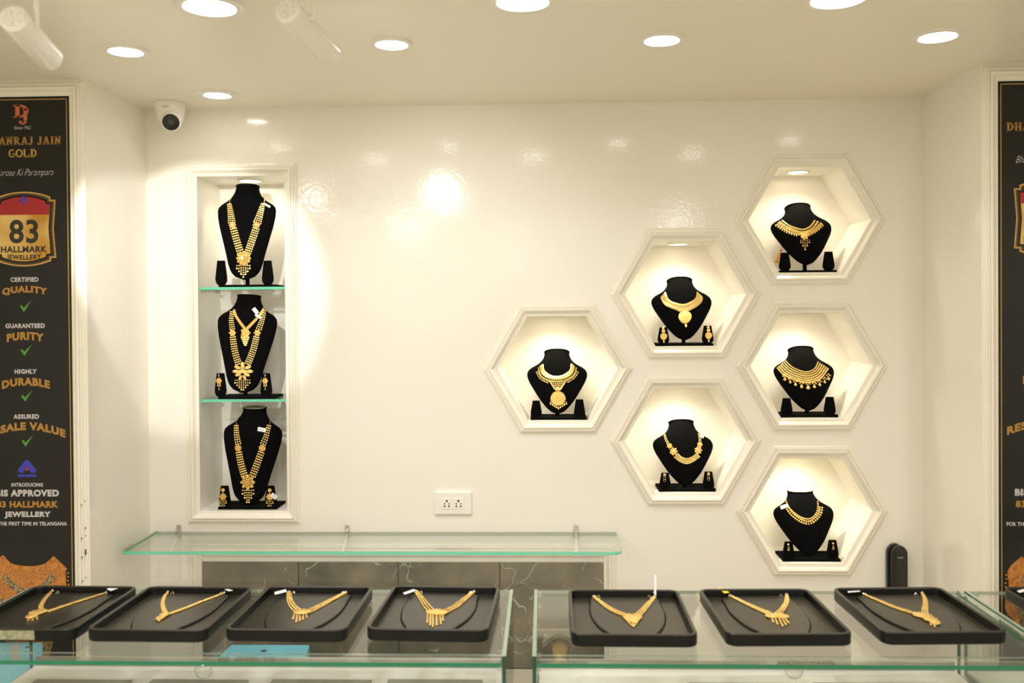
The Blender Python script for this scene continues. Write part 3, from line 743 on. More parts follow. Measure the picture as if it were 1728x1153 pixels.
def tag_at(B, x, y, w, h, ang, parent, M=None, lift=.004):
    a = math.radians(ang); c, s = math.cos(a), math.sin(a); k = K(B)
    P = [(x + dx*c - dy*s, y + dx*s + dy*c) for dx, dy in ((-w/2,-h/2),(w/2,-h/2),(w/2,h/2),(-w/2,h/2))]
    b = MB(); q = [J(B, *p, lift) for p in P]; b.prism(q, B.N*.0008)
    o = build('price_tag', b, M or tagm, parent); 
    if not M:
        b = MB()
        for f in (-.15, .15):
            P2 = [(x + dx*c - dy*s, y + dx*s + dy*c) for dx, dy in ((-w*.35, h*f-h*.05),(w*.3, h*f-h*.05),(w*.3, h*f+h*.05),(-w*.35, h*f+h*.05))]
            b.face([J(B, *p, lift) + B.N*.001 for p in P2])
        build('tag_print', b, tagp, o, fix=False)
    return o
def neck_root(B, label, x, y, group=None):
    return empty('gold_necklace', J(B, x, y, 0), label, 'necklace', group)
def side_loop(mb, B, x, y, side, n=6):             # chain vanishing round the neck
    for i in range(n):
        p = J(B, x, y, 0) + B.V*(.004*i) + B.U*(side*.0015*i) - B.N*(.0035*i); mb.ball(p, .0016, n=5, k=3)

zN = {'N1': NS[0]+.006, 'N2': NS[1]+.006, 'N3': NZ0}
hz = lambda k: HC[k].z - R*.8660
C1, C2, C3 = (300, 260, 4.8), (300, 480, 5.24), (300, 670, 5.01)
N1 = display('N1', True, (413.5, 472.5), (418, 314.6), (416.5, 481, .225), zN['N1'], 'tall black neck form on the top shelf of the tall niche, earring stands empty', C1, [(373, 440, 479, .045, 0), (451.5, 440, 479, .045, 0)])
N2 = display('N2', True, (410, 663.5), (420.5, 499.5), (415.5, 672, .225), zN['N2'], 'tall black velvet neck form on the middle shelf of the tall niche, between earring stands', C2, [(372, 630, 669, .045, 0), (449, 630, 669, .045, 0)])
N3 = display('N3', True, (419.5, 851), (430, 687.5), (417.5, 862, .235), zN['N3'], 'tall black neck form at the bottom of the tall niche, pale card on top', C3, [(379, 820, 858, .045, 0), (456.5, 820, 858, .045, 0)], cap_m)
CH = {'H1': (1240, 250, 4.804), 'H2': (1030, 380, 4.804), 'H3': (810, 500, 4.611), 'H4': (1240, 500, 4.804), 'H5': (1030, 630, 4.804), 'H6': (1240, 750, 4.908)}
def cp(k, x, y): o = CH[k]; return (o[0]+x/o[2], o[1]+y/o[2])
HD = {}
spec = {  # tip, neck top centre, base centre x/y, paddle xs, paddle top
 'H1': ((585, 946), (508, 483), (592, 1000), (407, 762), (848, 840), 'black velvet neck form with empty earring stands in the top right hexagonal niche', None),
 'H2': ((603, 932), (560, 452), (603, 985), (431, 790), (828, 815), 'black velvet neck form with earring stands in the upper middle hexagonal niche', None),
 'H3': ((604, 916), (598, 437), (612, 965), (438, 775), (813, 803), 'black velvet neck form with empty earring stands in the leftmost hexagonal niche', None),
 'H4': ((602, 928), (533, 433), (605, 985), (422, 772), (827, 817), 'black velvet neck form with empty earring stands in the centre right hexagonal niche', None),
 'H5': ((612, 912), (573, 398), (625, 965), (445, 797), (808, 798), 'black velvet neck form with earring stands in the lower middle hexagonal niche', None),
 'H6': ((620, 920), (538, 378), (638, 965), (447, 812), (806, 793), 'black velvet neck form with pale card on its neck in the bottom right hexagonal niche', cap_m)}
for k, (tp, nk, bs, pd, pt, lab, cap) in spec.items():
    HD[k] = display(k, False, cp(k, *tp), cp(k, *nk), (*cp(k, *bs), .220), hz(k), lab, CH[k],
                    [(cp(k, pd[0], 0)[0], cp(k, 0, pt[0])[1], cp(k, 0, bs[1])[1]-4, .044, 0), (cp(k, pd[1], 0)[0], cp(k, 0, pt[1])[1], cp(k, 0, bs[1])[1]-4, .044, 0)], cap)

# --- long necklace, top shelf
B = N1; t = neck_root(B, 'long gold necklace of beaded bands with a large round pendant on the top shelf', 537, 848)
for P in ([(438, 350), (424, 380), (418, 405)], [(690, 350), (704, 375), (692, 405)]): build('chain', cord(MB(), B, P, 4), gold, t, smooth=True)
for P, a, c, q, st in (([(418, 408), (428, 470), (438, 555)], 26, 50, 6.5, 11), ([(690, 408), (672, 470), (645, 555)], 26, 55, 6.5, 11), ([(452, 605), (475, 690), (508, 800)], 44, 46, 7, 13), ([(634, 605), (605, 690), (568, 800)], 46, 46, 7, 13)):
    build('beaded_band', strand(MB(), B, P, a, c, 4, q, st), gold, t, smooth=True)
for x in (444, 638):
    o = build('rosette', flower(MB(), B, x, 577, 31, 8), gold2, t, smooth=True); build('stone', (lambda m: (bead(m, B, x, 577, 9, .6, .006), m)[1])(MB()), stone, o, smooth=True)
o = build('pendant', flower(MB(), B, 537, 848, 62, 12), gold2, t, smooth=True); build('stone', (lambda m: (bead(m, B, 530, 846, 16, .6, .009), m)[1])(MB()), stone, o, smooth=True)
b = MB(); fringe(b, B, 532, 905, 105, 92, 7, 8); build('drops', b, gold, t, smooth=True)
tag_at(B, 727, 418, 56, 17, 30, t)
# --- middle shelf: long necklace
B = N2; t = neck_root(B, 'long gold necklace with a leafy petal pendant and tassels on the middle shelf', 575, 770)
for P, a, c, k_, st in (([(480, 245), (474, 320), (482, 395)], 24, 36, 3, 12), ([(764, 235), (745, 320), (718, 395)], 24, 40, 3, 12), ([(488, 468), (505, 590), (538, 705)], 42, 48, 4, 13), ([(695, 468), (665, 590), (618, 705)], 44, 48, 4, 13)):
    build('beaded_band', strand(MB(), B, P, a, c, k_, 6.5, st), gold, t, smooth=True)
for x in (485, 704): build('rosette', flower(MB(), B, x, 430, 32, 6), gold2, t, smooth=True)
b = MB()
for (x, y, r, a) in ((575, 720, 34, 90), (530, 735, 30, 20), (620, 735, 30, 160), (515, 770, 30, 0), (637, 770, 30, 180), (535, 798, 28, -25), (612, 798, 28, 205), (575, 770, 36, 0), (555, 825, 24, -60), (592, 825, 24, 240)):
    aa = math.radians(a); plate(b, B, [(x + r*math.cos(u)*math.cos(aa) - .5*r*math.sin(u)*math.sin(aa), y + r*math.cos(u)*math.sin(aa) + .5*r*math.sin(u)*math.cos(aa)) for u in [2*math.pi*i/12 for i in range(12)]], 4, random.random()*4)
build('petals', b, gold2, t, smooth=True)
b = MB(); fringe(b, B, 572, 848, 130, 96, 8, 7); build('drops', b, gold, t, smooth=True)
t = neck_root(B, 'short gold necklace with a flower pendant worn inside the long one on the middle shelf', 600, 430)
for pts in ([(497, 225), (520, 290), (592, 392)], [(762, 215), (700, 300), (612, 392)]): build('flat_band', strand(MB(), B, pts, 12, 18, 3, 5, 6, .5), gold2, t, smooth=True)
build('flower', flower(MB(), B, 600, 430, 46, 5), gold2, t, smooth=True); b = MB()
for i in range(5): strand(b, B, [(600-36+i*7, 470+i*17), (600+28-i*6, 470+i*17)], 0, 0, 1, 9, 13)
bead(b, B, 592, 538, 8); build('drops', b, gold, t, smooth=True)
tag_at(B, 690, 236, 60, 34, 52, t); tag_at(B, 716, 285, 62, 22, 32, t, lift=.006)
# --- bottom of the niche
B = N3; t = neck_root(B, 'long gold necklace with a round pierced pendant at the bottom of the tall niche', 595, 722)
for P in ([(520, 165), (500, 205), (497, 240)], [(782, 165), (784, 205), (775, 240)]): build('chain', cord(MB(), B, P, 4), gold, t, smooth=True)
for P, a, c, k_, st in (([(495, 245), (499, 330), (512, 398)], 26, 40, 3, 13), ([(771, 245), (748, 330), (722, 398)], 26, 40, 3, 13), ([(517, 470), (536, 570), (564, 668)], 42, 48, 4, 14), ([(706, 470), (670, 570), (632, 668)], 44, 48, 4, 14)):
    build('beaded_band', strand(MB(), B, P, a, c, k_, 7, st), gold, t, smooth=True)
for x in (512, 715): build('rosette', flower(MB(), B, x, 433, 31, 9), gold2, t, smooth=True)
pe = build('pendant', flower(MB(), B, 595, 722, 63, 8), gold2, t, smooth=True)
b = MB()
for i in range(8):
    a = 2*math.pi*i/8+.2; bead(b, B, 593+30*math.cos(a), 722+30*math.sin(a), 6, .5, .006)
build('pierced_hole', b, dark_m, pe); b = MB(); fringe(b, B, 594, 790, 92, 118, 6, 8.5, True); build('drops', b, gold, t, smooth=True)
tag_at(B, 713, 277, 68, 34, 10, t)
# --- hexagon necklaces
B = HD['H1']; t = neck_root(B, 'gold collar necklace with a small tasselled pendant in the top right niche', 565, 715)
inn = [(385, 592), (450, 635), (545, 662), (610, 638), (648, 590)]
b = MB(); strand(b, B, inn, 0, 0, 1, 8, 8); strand(b, B, [(365, 602), (440, 650), (545, 682), (625, 655), (672, 598)], 0, 0, 1, 8, 9); strand(b, B, [(348, 615), (425, 665), (545, 700), (640, 672), (700, 612)], 14, 14, 2, 7.5, 11); build('collar', b, gold, t, smooth=True)
for P in ([(333, 632), (410, 680), (500, 712)], [(612, 705), (670, 672), (712, 632)]):
    b = MB()
    for (x, y, dx, dy, s) in path(P, 21): bead(b, B, x, y-8, 6); bead(b, B, x, y, 7, ell=(.8, 1.3))
    build('drops', b, gold, t, smooth=True)
build('pendant', flower(MB(), B, 565, 712, 36, 7), gold2, t, smooth=True)
b = MB(); fringe(b, B, 570, 748, 68, 74, 5, 6.5); build('tassel', b, gold, t, smooth=True)
c = J(B, 352, 870); c.y = .10
t = empty('orange_tassel', c, 'orange thread tassel hanging behind the left earring stand in the top right hexagonal niche', 'tassel')
q = [at(*cp('H1', x, y), .12) for x, y in ((388, 770), (375, 830), (352, 880), (335, 930))]
build('cord', MB().tube(q[:3], .0012, 6), orangem, t); build('threads', MB().tube(q[1:], [.0025, .005, .008], 10), orangem, t); build('knot', MB().ball(q[1], .004), redm, t)

B = HD['H2']; t = neck_root(B, 'broad smooth gold collar with a heart-shaped drop pendant in the upper middle niche', 605, 745)
def collar_plate(B, inner, outer, name, M, par, thick=4, rows=4, r=9):
    a = path(inner, 10); o_ = path(outer, 10); n = 36; b = MB(); A = []; 
    a = [smoothpoly(inner, 12)[int(i*(len(smoothpoly(inner, 12))-1)/n)] for i in range(n+1)]; c = [smoothpoly(outer, 12)[int(i*(len(smoothpoly(outer, 12))-1)/n)] for i in range(n+1)]
    k = K(B); m = 5; rowsP = []
    for j in range(m+1):
        f = j/m; rowsP.append([J(B, a[i][0]*(1-f)+c[i][0]*f, a[i][1]*(1-f)+c[i][1]*f, k*thick*(1+1.2*math.sin(math.pi*f))) for i in range(n+1)])
    b.loops(rowsP, closed=False); return build(name, b, M, par, smooth=True)
collar_plate(B, [(447, 545), (475, 605), (530, 632), (594, 642), (650, 622), (690, 590), (700, 543)], [(410, 580), (440, 640), (510, 672), (596, 700), (680, 665), (735, 620), (745, 580)], 'collar', gold, t)
b = MB(); strand(b, B, [(412, 590), (442, 645), (512, 678), (596, 704), (680, 670), (736, 625), (744, 588)], 0, 0, 1, 6, 10); strand(b, B, [(440, 548), (468, 612), (530, 642), (596, 652), (655, 630), (697, 598), (706, 545)], 0, 0, 1, 5, 8); build('bead_edge', b, gold, t, smooth=True)
b = MB(); plate(b, B, [(605 + 53*math.sin(a)*(1.0), 742 - 45*math.cos(a) - (10 if False else 0) + (14*max(0, -math.cos(a))**3)) for a in [2*math.pi*i/28 for i in range(28)]], 6); 
for i in range(18): a = 2*math.pi*i/18; bead(b, B, 605+40*math.cos(a), 744+36*math.sin(a), 5)
flower(b, B, 605, 742, 18, 6); build('pendant', b, gold2, t, smooth=True)
b = MB(); plate(b, B, [(612, 797), (624, 815), (613, 834), (601, 815)], 5); bead(b, B, 610, 795, 5); build('drop', b, gold, t, smooth=True)

B = HD['H3']; t = neck_root(B, 'gold collar necklace with lacy edge and a large fringed pendant in the leftmost hexagonal niche', 607, 790)
collar_plate(B, [(492, 530), (505, 580), (550, 615), (602, 624), (660, 608), (697, 575), (708, 528)], [(462, 545), (478, 605), (530, 640), (602, 652), (675, 635), (722, 600), (738, 545)], 'collar', gold, t)
b = MB(); strand(b, B, [(455, 560), (475, 620), (530, 652), (602, 662), (675, 646), (730, 612), (748, 560)], 0, 0, 1, 6, 12); strand(b, B, [(447, 590), (475, 640), (530, 668)], 14, 14, 2, 6, 13); strand(b, B, [(680, 664), (730, 632), (757, 590)], 14, 14, 2, 6, 13)
for i in range(5): strand(b, B, [(548+i*11, 668+i*14), (660-i*11, 668+i*14)], 0, 0, 1, 6.5, 14)
cord(b, B, [(540, 660), (580, 725)], 4.5); cord(b, B, [(668, 660), (628, 725)], 4.5); build('lace', b, gold, t, smooth=True)
b = MB(); plate(b, B, [(605, 735), (640, 752), (668, 800), (640, 845), (607, 852), (575, 845), (548, 800), (572, 752)], 7); flower(b, B, 607, 800, 26, 8); bead(b, B, 605, 728, 24, .5, ell=(1.1, .6))
for i in range(24):
    a = 2*math.pi*i/24; bead(b, B, 607+54*math.cos(a), 797+54*math.sin(a)*.95, 6)
build('pendant', b, gold2, t, smooth=True)
b = MB()
for i in range(9):
    u = i/8*2-1; bead(b, B, 610+u*60, 862-abs(u)*38, 5); bead(b, B, 610+u*60, 876-abs(u)*38, 8)
build('drops', b, gold, t, smooth=True)

B = HD['H4']; t = neck_root(B, 'wide five-row gold bead collar edged with round drops in the centre right hexagonal niche', 592, 690)
b = MB(); A0 = [(412, 528), (470, 578), (545, 610), (600, 612), (650, 585), (674, 535)]; A1 = [(348, 585), (400, 640), (490, 680), (590, 700), (690, 670), (752, 590)]
for r_ in range(6):
    f = r_/5; strand(b, B, [(x0*(1-f)+x1*f, y0*(1-f)+y1*f) for (x0, y0), (x1, y1) in zip(A0, A1)], 0, 0, 1, 7+f*2, 13)
build('bead_collar', b, gold, t, smooth=True)
b = MB()
for x, y, r_ in ((405, 678, 13), (449, 700, 12), (492, 721, 12), (541, 737, 13), (593, 746, 17), (645, 738, 13), (687, 722, 13), (728, 699, 12), (758, 673, 13)):
    bead(b, B, x, y, r_, .8); bead(b, B, x-1, y-r_-6, 6); bead(b, B, x-14, y-r_-16, 7); bead(b, B, x+14, y-r_-16, 7); bead(b, B, x, y-r_-26, 8)
build('drops', b, gold2, t, smooth=True)

B = HD['H5']; t = neck_root(B, 'gold necklace with four flowers and a curved chain-mesh front in the lower middle hexagonal niche', 620, 710)
for P in ([(437, 492), (450, 535), (470, 575)], [(716, 492), (725, 530), (726, 565)]): build('chain', strand(MB(), B, P, 8, 14, 2, 5, 8), gold, t, smooth=True)
for x, y, r_ in ((480, 591, 24), (512, 636, 34), (725, 581, 23), (712, 627, 33)):
    o = build('flower', flower(MB(), B, x, y, r_, 7), gold2, t, smooth=True); build('stone', (lambda m: (bead(m, B, x, y, r_*.25, .6, .006), m)[1])(MB()), stone, o, smooth=True)
b = MB()
for k in range(4): strand(b, B, [(548-k*9, 655+k*9), (580-k*3, 683+k*12), (620, 694+k*13), (662+k*3, 682+k*11), (700+k*7, 652+k*9)], 0, 0, 1, 6.5, 13)
build('mesh_front', b, gold, t, smooth=True)
tag_at(B, 742, 512, 34, 26, 30, t)

B = HD['H6']; t = neck_root(B, 'double-row gold bead necklace with a white tag in the bottom right hexagonal niche', 600, 640)
b = MB(); strand(b, B, [(423, 462), (440, 510), (485, 562), (555, 608), (615, 618), (662, 590), (686, 540), (686, 478)], 0, 0, 1, 8.5, 18); build('bead_row', b, gold, t, smooth=True)
b = MB(); strand(b, B, [(440, 535), (480, 585), (550, 635), (615, 650), (670, 618), (705, 570), (712, 525)], 20, 20, 2, 8.5, 19); build('leaf_row', b, gold2, t, smooth=True)
tag_at(B, 408, 518, 66, 30, -18, t)

# --- earrings on the stands
def earring(B, i, crop, kind, label, tag=False):
    x, zb_, h = B.pads[i]
    Fl = Flat(V3((x, .0265, zb_)), V3((1,0,0)), V3((0,0,1)), V3((0,-1,0)), crop)
    cx_, y0 = kind[1], kind[2]
    t = empty('gold_earring', J(Fl, cx_, y0, 0), label, 'earring')
    kd = kind[0]
    if kd == 'long3':
        build('stud', flower(MB(), Fl, cx_, y0, 18, 8, 1), gold, t, smooth=True); build('disc', flower(MB(), Fl, cx_+1, y0+55, 31, 8), gold2, t, smooth=True)
        b = MB(); fringe(b, Fl, cx_, y0+92, 54, 62, 5, 6.5); bead(b, Fl, cx_, y0+24, 5); build('drops', b, gold, t, smooth=True)
    if kd == 'long2':
        build('stud', (lambda m: (bead(m, Fl, cx_, y0, 9, .9), m)[1])(MB()), silverm, t, smooth=True); build('flower', flower(MB(), Fl, cx_, y0+52, 29, 6), gold2, t, smooth=True)
        b = MB(); fringe(b, Fl, cx_, y0+84, 22, 42, 3, 6); cord(b, Fl, [(cx_, y0), (cx_, y0+25)], 3); build('drops', b, gold, t, smooth=True)
    if kd == 'h2':
        b = MB(); bead(b, Fl, cx_-3, y0, 12); flower(b, Fl, cx_, y0+25, 17, 6); build('stud', b, gold, t, smooth=True)
        build('disc', plate(MB(), Fl, [(cx_+1 + 28*math.sin(a), y0+65 - 25*math.cos(a) + 8*max(0, -math.cos(a))**3) for a in [2*math.pi*i/20 for i in range(20)]], 5), gold2, t, smooth=True)
        build('drop', plate(MB(), Fl, [(cx_+3, y0+98), (cx_+11, y0+112), (cx_+3, y0+127), (cx_-5, y0+112)], 4), gold, t)
    if kd == 'h5':
        build('stud', flower(MB(), Fl, cx_, y0, 14, 8, 1), gold, t, smooth=True)
        b = MB()
        for dy in (28, 46): b.tube([J(Fl, cx_+10*math.cos(a), y0+dy+10*math.sin(a), .001) for a in [2*math.pi*i/12 for i in range(13)]], .0006, 5)
        build('hoops', b, gold, t, smooth=True)
    if kd == 'h6':
        build('stud', (lambda m: (bead(m, Fl, cx_, y0, 10, .8), m)[1])(MB()), gold, t, smooth=True)
        b = MB(); b.tube([J(Fl, cx_+2+12*math.cos(a)*(.6+.4*math.sin(a)), y0+38+15*math.sin(a), .001) for a in [2*math.pi*i/14 for i in range(15)]], .0008, 5); bead(b, Fl, cx_+2, y0+20, 4); bead(b, Fl, cx_+2, y0+44, 6); build('teardrop', b, gold, t, smooth=True)
    if tag: tag_at(Fl, cx_+38, y0+48, 55, 36, 38, t)
earring(N3, 0, C3, ('long3', 383, 788), 'long gold earring with bead fringe, left stand at the bottom of the tall niche')
earring(N3, 1, C3, ('long3', 777, 790), 'long gold earring with a white tag, right stand at the bottom of the tall niche', True)
earring(N2, 0, C2, ('long2', 365, 803), 'gold flower drop earring on the left stand of the middle shelf')
earring(N2, 1, C2, ('long2', 773, 803), 'gold flower drop earring on the right stand of the middle shelf')
earring(HD['H2'], 0, CH['H2'], ('h2', 431, 835), 'tiered gold drop earring on the left stand in the upper middle hexagonal niche')
earring(HD['H2'], 1, CH['H2'], ('h2', 795, 828), 'tiered gold drop earring on the right stand in the upper middle hexagonal niche')
earring(HD['H5'], 0, CH['H5'], ('h5', 440, 824), 'gold stud earring with two small hoops, left stand in the lower middle hexagonal niche')
earring(HD['H5'], 1, CH['H5'], ('h5', 796, 816), 'gold stud earring with two small hoops, right stand in the lower middle hexagonal niche')
earring(HD['H6'], 0, CH['H6'], ('h6', 443, 829), 'small gold teardrop earring on the left stand in the bottom right hexagonal niche')
earring(HD['H6'], 1, CH['H6'], ('h6', 813, 820), 'small gold teardrop earring on the right stand in the bottom right hexagonal niche')

# ------------------------------------------------------------------ glass showcases
ZT = EYE - .84; YFR, YBK = -1.385, -.812; DZ = EYE - 1.075
def showcase(x0, x1, label, left=True, right=True, pads=()):
    t = empty('glass_showcase', ((x0+x1)/2, (YFR+YBK)/2, 0), label, 'display case')
    g = .010
    b = glass_slab(rrect(x0+(g+.001 if left else 0), YFR, x1-(g+.001 if right else 0), YBK, .003, 2), ZT-.010, ZT)
    build('top_glass', b, [glass_m, edge_m, edge_p], t)
    def vpane(name, xa, xb, ya, yb, za, zb, axis):
        b = MB(); P = [(xa, ya), (xb, ya), (xb, yb), (xa, yb)]
        lo = [V3((*p, za)) for p in P]; hi = [V3((*p, zb)) for p in P]
        q = lambda i, j: [lo[i], lo[j], hi[j], hi[i]]
        big = [(1, 2), (3, 0)] if axis == 'x' else [(0, 1), (2, 3)]
        for e in ((0, 1), (1, 2), (2, 3), (3, 0)): b.m = 0 if e in big else 1; b.face(q(*e))
        b.m = 2; b.face(hi); b.m = 1; b.face(lo[::-1])
        build(name, b, [glass_m, edge_d, edge_p], t)
    if left: vpane('side_glass', x0, x0+g, YFR+.028, YBK-.012, DZ-.01, ZT+.006, 'x')
    if right: vpane('side_glass', x1-g, x1, YFR+.028, YBK-.012, DZ-.01, ZT+.006, 'x')
    vpane('front_glass', x0+.012, x1-.012, YFR+.075, YFR+.083, DZ-.01, ZT-.0105, 'y')
    build('deck', MB().box((x0+.012, YFR+.084, DZ-.018), (x1-.012, YBK-.002, DZ)), deck_m, t, bevel=.001)
    build('back_rail', MB().box((x0+.012, YBK-.001, DZ-.018), (x1-.012, YBK+.012, DZ+.024)), rail_m, t)
    build('cabinet', MB().box((x0+.004, YFR+.03, .08), (x1-.004, YBK+.012, DZ-.0185)), cab_m, t, bevel=.002)
    build('plinth', MB().box((x0+.03, YFR+.07, .0), (x1-.03, YBK-.02, .08)), dark_m, t)
    b = MB()
    for x, s in ((x0+g, 1), (x1-g, -1)):
        for y in (YFR+.05, YBK-.05):
            for dz in (.004, -.03): b.box((min(x, x+s*.012), y-.008, ZT+dz-.006), (max(x, x+s*.012), y+.008, ZT+dz+.006))
    build('corner_clip', b, clip_m, t)
    return t
c1 = showcase(-1.575, -.0965, 'glass-topped showcase on the left holding the four left trays')
c2 = showcase(-.033, 1.222, 'glass-topped showcase on the right holding the three right-hand trays')
c3 = showcase(1.232, 2.3, 'glass-topped showcase cut by the right picture edge, under the last tray')
for tt, px in ((c1, 343), (c2, 1340)):
    p = at(px, 1131, YFR+.074)
    build('suction_disc', MB().lathe([(.001, -.014), (.010, -.012), (.019, -.006), (.0215, 0), (.0205, .0005)], p, (0, 1, 0), 24, capend=False), clip_m, tt, smooth=True)
    build('disc_rim', MB().tube([p + V3((.0215*math.cos(a), -.001, .0215*math.sin(a))) for a in [2*math.pi*i/24 for i in range(25)]], .0007, 5), edge_p, tt, smooth=True)
# grey pads lying on the deck
for (a, b_, lab) in ((61, 225, 'flat grey pad on the showcase deck below the leftmost trays'), (257, 421, 'flat grey pad on the showcase deck, second from the left'), (460, 628, 'flat grey pad on the showcase deck below the third tray'), (655, 815, 'flat grey pad on the showcase deck nearest the gap between the cases')):
    p, q = atz(a, 1146, DZ+.008), atz(b_, 1146, DZ+.008)
    fin(build('display_pad', MB().box((p.x, -1.27, DZ+.0005), (q.x, p.y, DZ+.008)), pad_m, org=((p.x+q.x)/2, -1.1, DZ), bevel=.002), lab, 'pad', 'grey pads in the left showcase')
for (a, b_, lab) in ((1160, 1330, 'flat grey pad on the right showcase deck, left of the two'), (1370, 1540, 'flat grey pad on the right showcase deck, right of the two')):
    p, q = atz(a, 1151.5, DZ+.008), atz(b_, 1151.5, DZ+.008)
    fin(build('display_pad', MB().box((p.x, -1.27, DZ+.0005), (q.x, p.y, DZ+.008)), pad_m, org=((p.x+q.x)/2, -1.1, DZ), bevel=.002), lab, 'pad')
# low work ledge behind the cases, carrying the blue boxes
LZ = EYE - 1.150
t = empty('work_ledge', (-.8, -.7, 0), 'pale low work ledge behind the left showcase, under the blue boxes', 'ledge')
build('ledge_top', MB().box((-1.5, -.797, LZ-.02), (-.55, -.56, LZ)), cab_m, t, bevel=.002)
for x in (-1.45, -.6):
    build('ledge_leg', MB().box((x-.02, -.77, 0), (x+.02, -.60, LZ-.0205)), cab_m, t)
def bluebox(corners, label, h0, yfr, ybk):
    (xa, ya), (xb, yb2), (xc_, yc), (xd, yd) = corners   # back-left, back-right, front-right, front-left (photo px)
    zt_ = EYE - 1.087
    p = [atz(*c, zt_) for c in corners]
    lo = [V3((q.x, q.y, LZ+.0005)) for q in p]; hi = p
    o = MB(); o.loops([lo, hi]); o.face(hi); o.face(lo[::-1])
    t = empty('blue_box', (sum(q.x for q in p)/4, sum(q.y for q in p)/4, LZ), label, 'box')
    build('carton', o, bluem, t, bevel=.002)
    return t, p, zt_
t, p, zt_ = bluebox([(391, 1088.5), (522, 1089), (508, 1128), (350, 1128)], 'sky-blue cardboard box with a small dark slot seen through the glass under the third tray', 0, 0, 0)
c = atz(445, 1098.5, zt_+.0006); build('finger_hole', MB().lathe([(.0005, 0), (.009, 0)], c, (0, 0, 1), 20, capend=False), blued, t)
t, p, zt_ = bluebox([(-60, 1085), (72, 1085), (70, 1124), (-72, 1124)], 'dull blue cardboard box with a silver stripe seen through the glass under the leftmost tray', 0, 0, 0)
c = atz(47, 1092, zt_+.0006); build('finger_hole', MB().lathe([(.0005, 0), (.009, 0)], c, (0, 0, 1), 20, capend=False), blued, t)
q = [atz(*c, zt_+.0006) for c in ((18, 1087), (32, 1087), (35, 1120), (20, 1120))]; build('silver_stripe', MB().face(q), mat('silver_print', (.5, .5, .5), .4), t, fix=False)

# ------------------------------------------------------------------ trays
TW, TL, TH = .315, .372, .034
def tray(cx_, cy2, yaw, label):
    M_ = Matrix.Translation((cx_, cy2, ZT+.0008)) @ Matrix.Rotation(math.radians(yaw), 4, 'Z')
    t = empty('jewellery_tray', (cx_, cy2, ZT+.0008), label, 'tray', 'black jewellery trays on the showcases')
    def L(ins, z, r): return [M_ @ V3((x, y, z)) for x, y in rrect(-TW/2+ins, -TL/2+ins, TW/2-ins, TL/2-ins, r, 6)]
    b = MB(); b.loops([L(.006, 0, .022), L(.002, .002, .026), L(0, .006, .028), L(0, TH-.003, .028)]); b.loops([L(.010, TH-.003, .018), L(.012, .012, .016)]); b.face(L(.006, 0, .022)[::-1])
    build('tray_wall', b, leather, t, smooth=True)
    b = MB(); b.loops([L(0, TH-.003, .028), L(.0012, TH-.0006, .027), L(.003, TH, .026), L(.007, TH, .022), L(.009, TH-.0008, .019), L(.010, TH-.003, .018)]); build('rim', b, leather2, t, smooth=True)  # rim sheen put into the colour: lighter material than the tray wall
    b = MB(); b.face(L(.0115, .0125, .016)); pd = build('pad', b, leather2, t, fix=False)
    out = smoothpoly([(-.088, .160), (-.098, .10), (-.100, .02), (-.088, -.06), (-.066, -.120), (-.040, -.160), (0, -.1705), (.040, -.160), (.066, -.120), (.088, -.06), (.100, .02), (.098, .10), (.088, .160), (0, .1655)], 6, closed=True)
    ins = [(x*.975, y*.985) for x, y in out]
    b = MB(); b.loops([[M_ @ V3((x, y, .0127)) for x, y in out], [M_ @ V3((x, y, .0165)) for x, y in out], [M_ @ V3((x, y, .0185)) for x, y in ins]]); b.face([M_ @ V3((x, y, .0185)) for x, y in ins])
    build('neck_panel', b, leather2, t, smooth=True)
    b = MB(); gv = [(x*1.025, y*1.01) for x, y in out]; b.loops([[M_ @ V3((x, y, .0128)) for x, y in gv], [M_ @ V3((x*.99, y*.99, .0129)) for x, y in out]]); build('panel_groove', b, velvet, t, fix=False)
    for s in (-1, 1):
        b = MB(); b.tube([M_ @ V3((s*.072, .150+.004*math.sin(a), .0185+.006*math.sin(a)+.001)) + V3((s*.004*math.cos(a), 0, 0)) for a in [math.pi*i/8 for i in range(9)]], .0009, 6); build('hook', b, silverm, t, smooth=True)
        b = MB(); b.add([M_ @ V3(p) for p in ((s*.118-.002, -.135, .0127), (s*.118+.003, -.165, .0127), (s*.118-.003, -.165, .0127), (s*.118, -.15, .0175))], [(0, 1, 3), (1, 2, 3), (2, 0, 3)]); build('earring_flap', b, velvet, t)
    return t, M_
TR = {}
for k, x, y, yaw, lab in (('T1', -1.362, -1.078, -1.0, 'black leatherette tray at the left picture edge, tape strip on its front'), ('T2', -1.019, -1.08, -.9, 'black leatherette tray second from the left, slim gold necklace in it'),
    ('T3', -.663, -1.074, -.6, 'black leatherette tray third from the left, above the sky-blue box'), ('T4', -.296, -1.068, -2.1, 'black leatherette tray just left of the gap between the showcases'),
    ('T5', .222, -1.099, -.3, 'black leatherette tray just right of the gap, heart-pendant necklace in it'), ('T6', .602, -1.088, 1.5, 'black leatherette tray holding the necklace with the yellow tag'),
    ('T7', .989, -1.071, 2.1, 'black leatherette tray right of the yellow-tag one, below the wall handset'), ('T8', 1.475, -1.062, 1.2, 'black leatherette tray cut by the right picture edge')):
    TR[k] = tray(x, y, yaw, lab)
q = [V3((TR['T1'][1] @ V3((x, -TL/2-.0006, z)))) for x, z in ((-.13, .006), (.058, .006), (.056, .030), (-.13, .030))]
build('tape_strip', MB().face(q), tape_m, TR['T1'][0], fix=False)

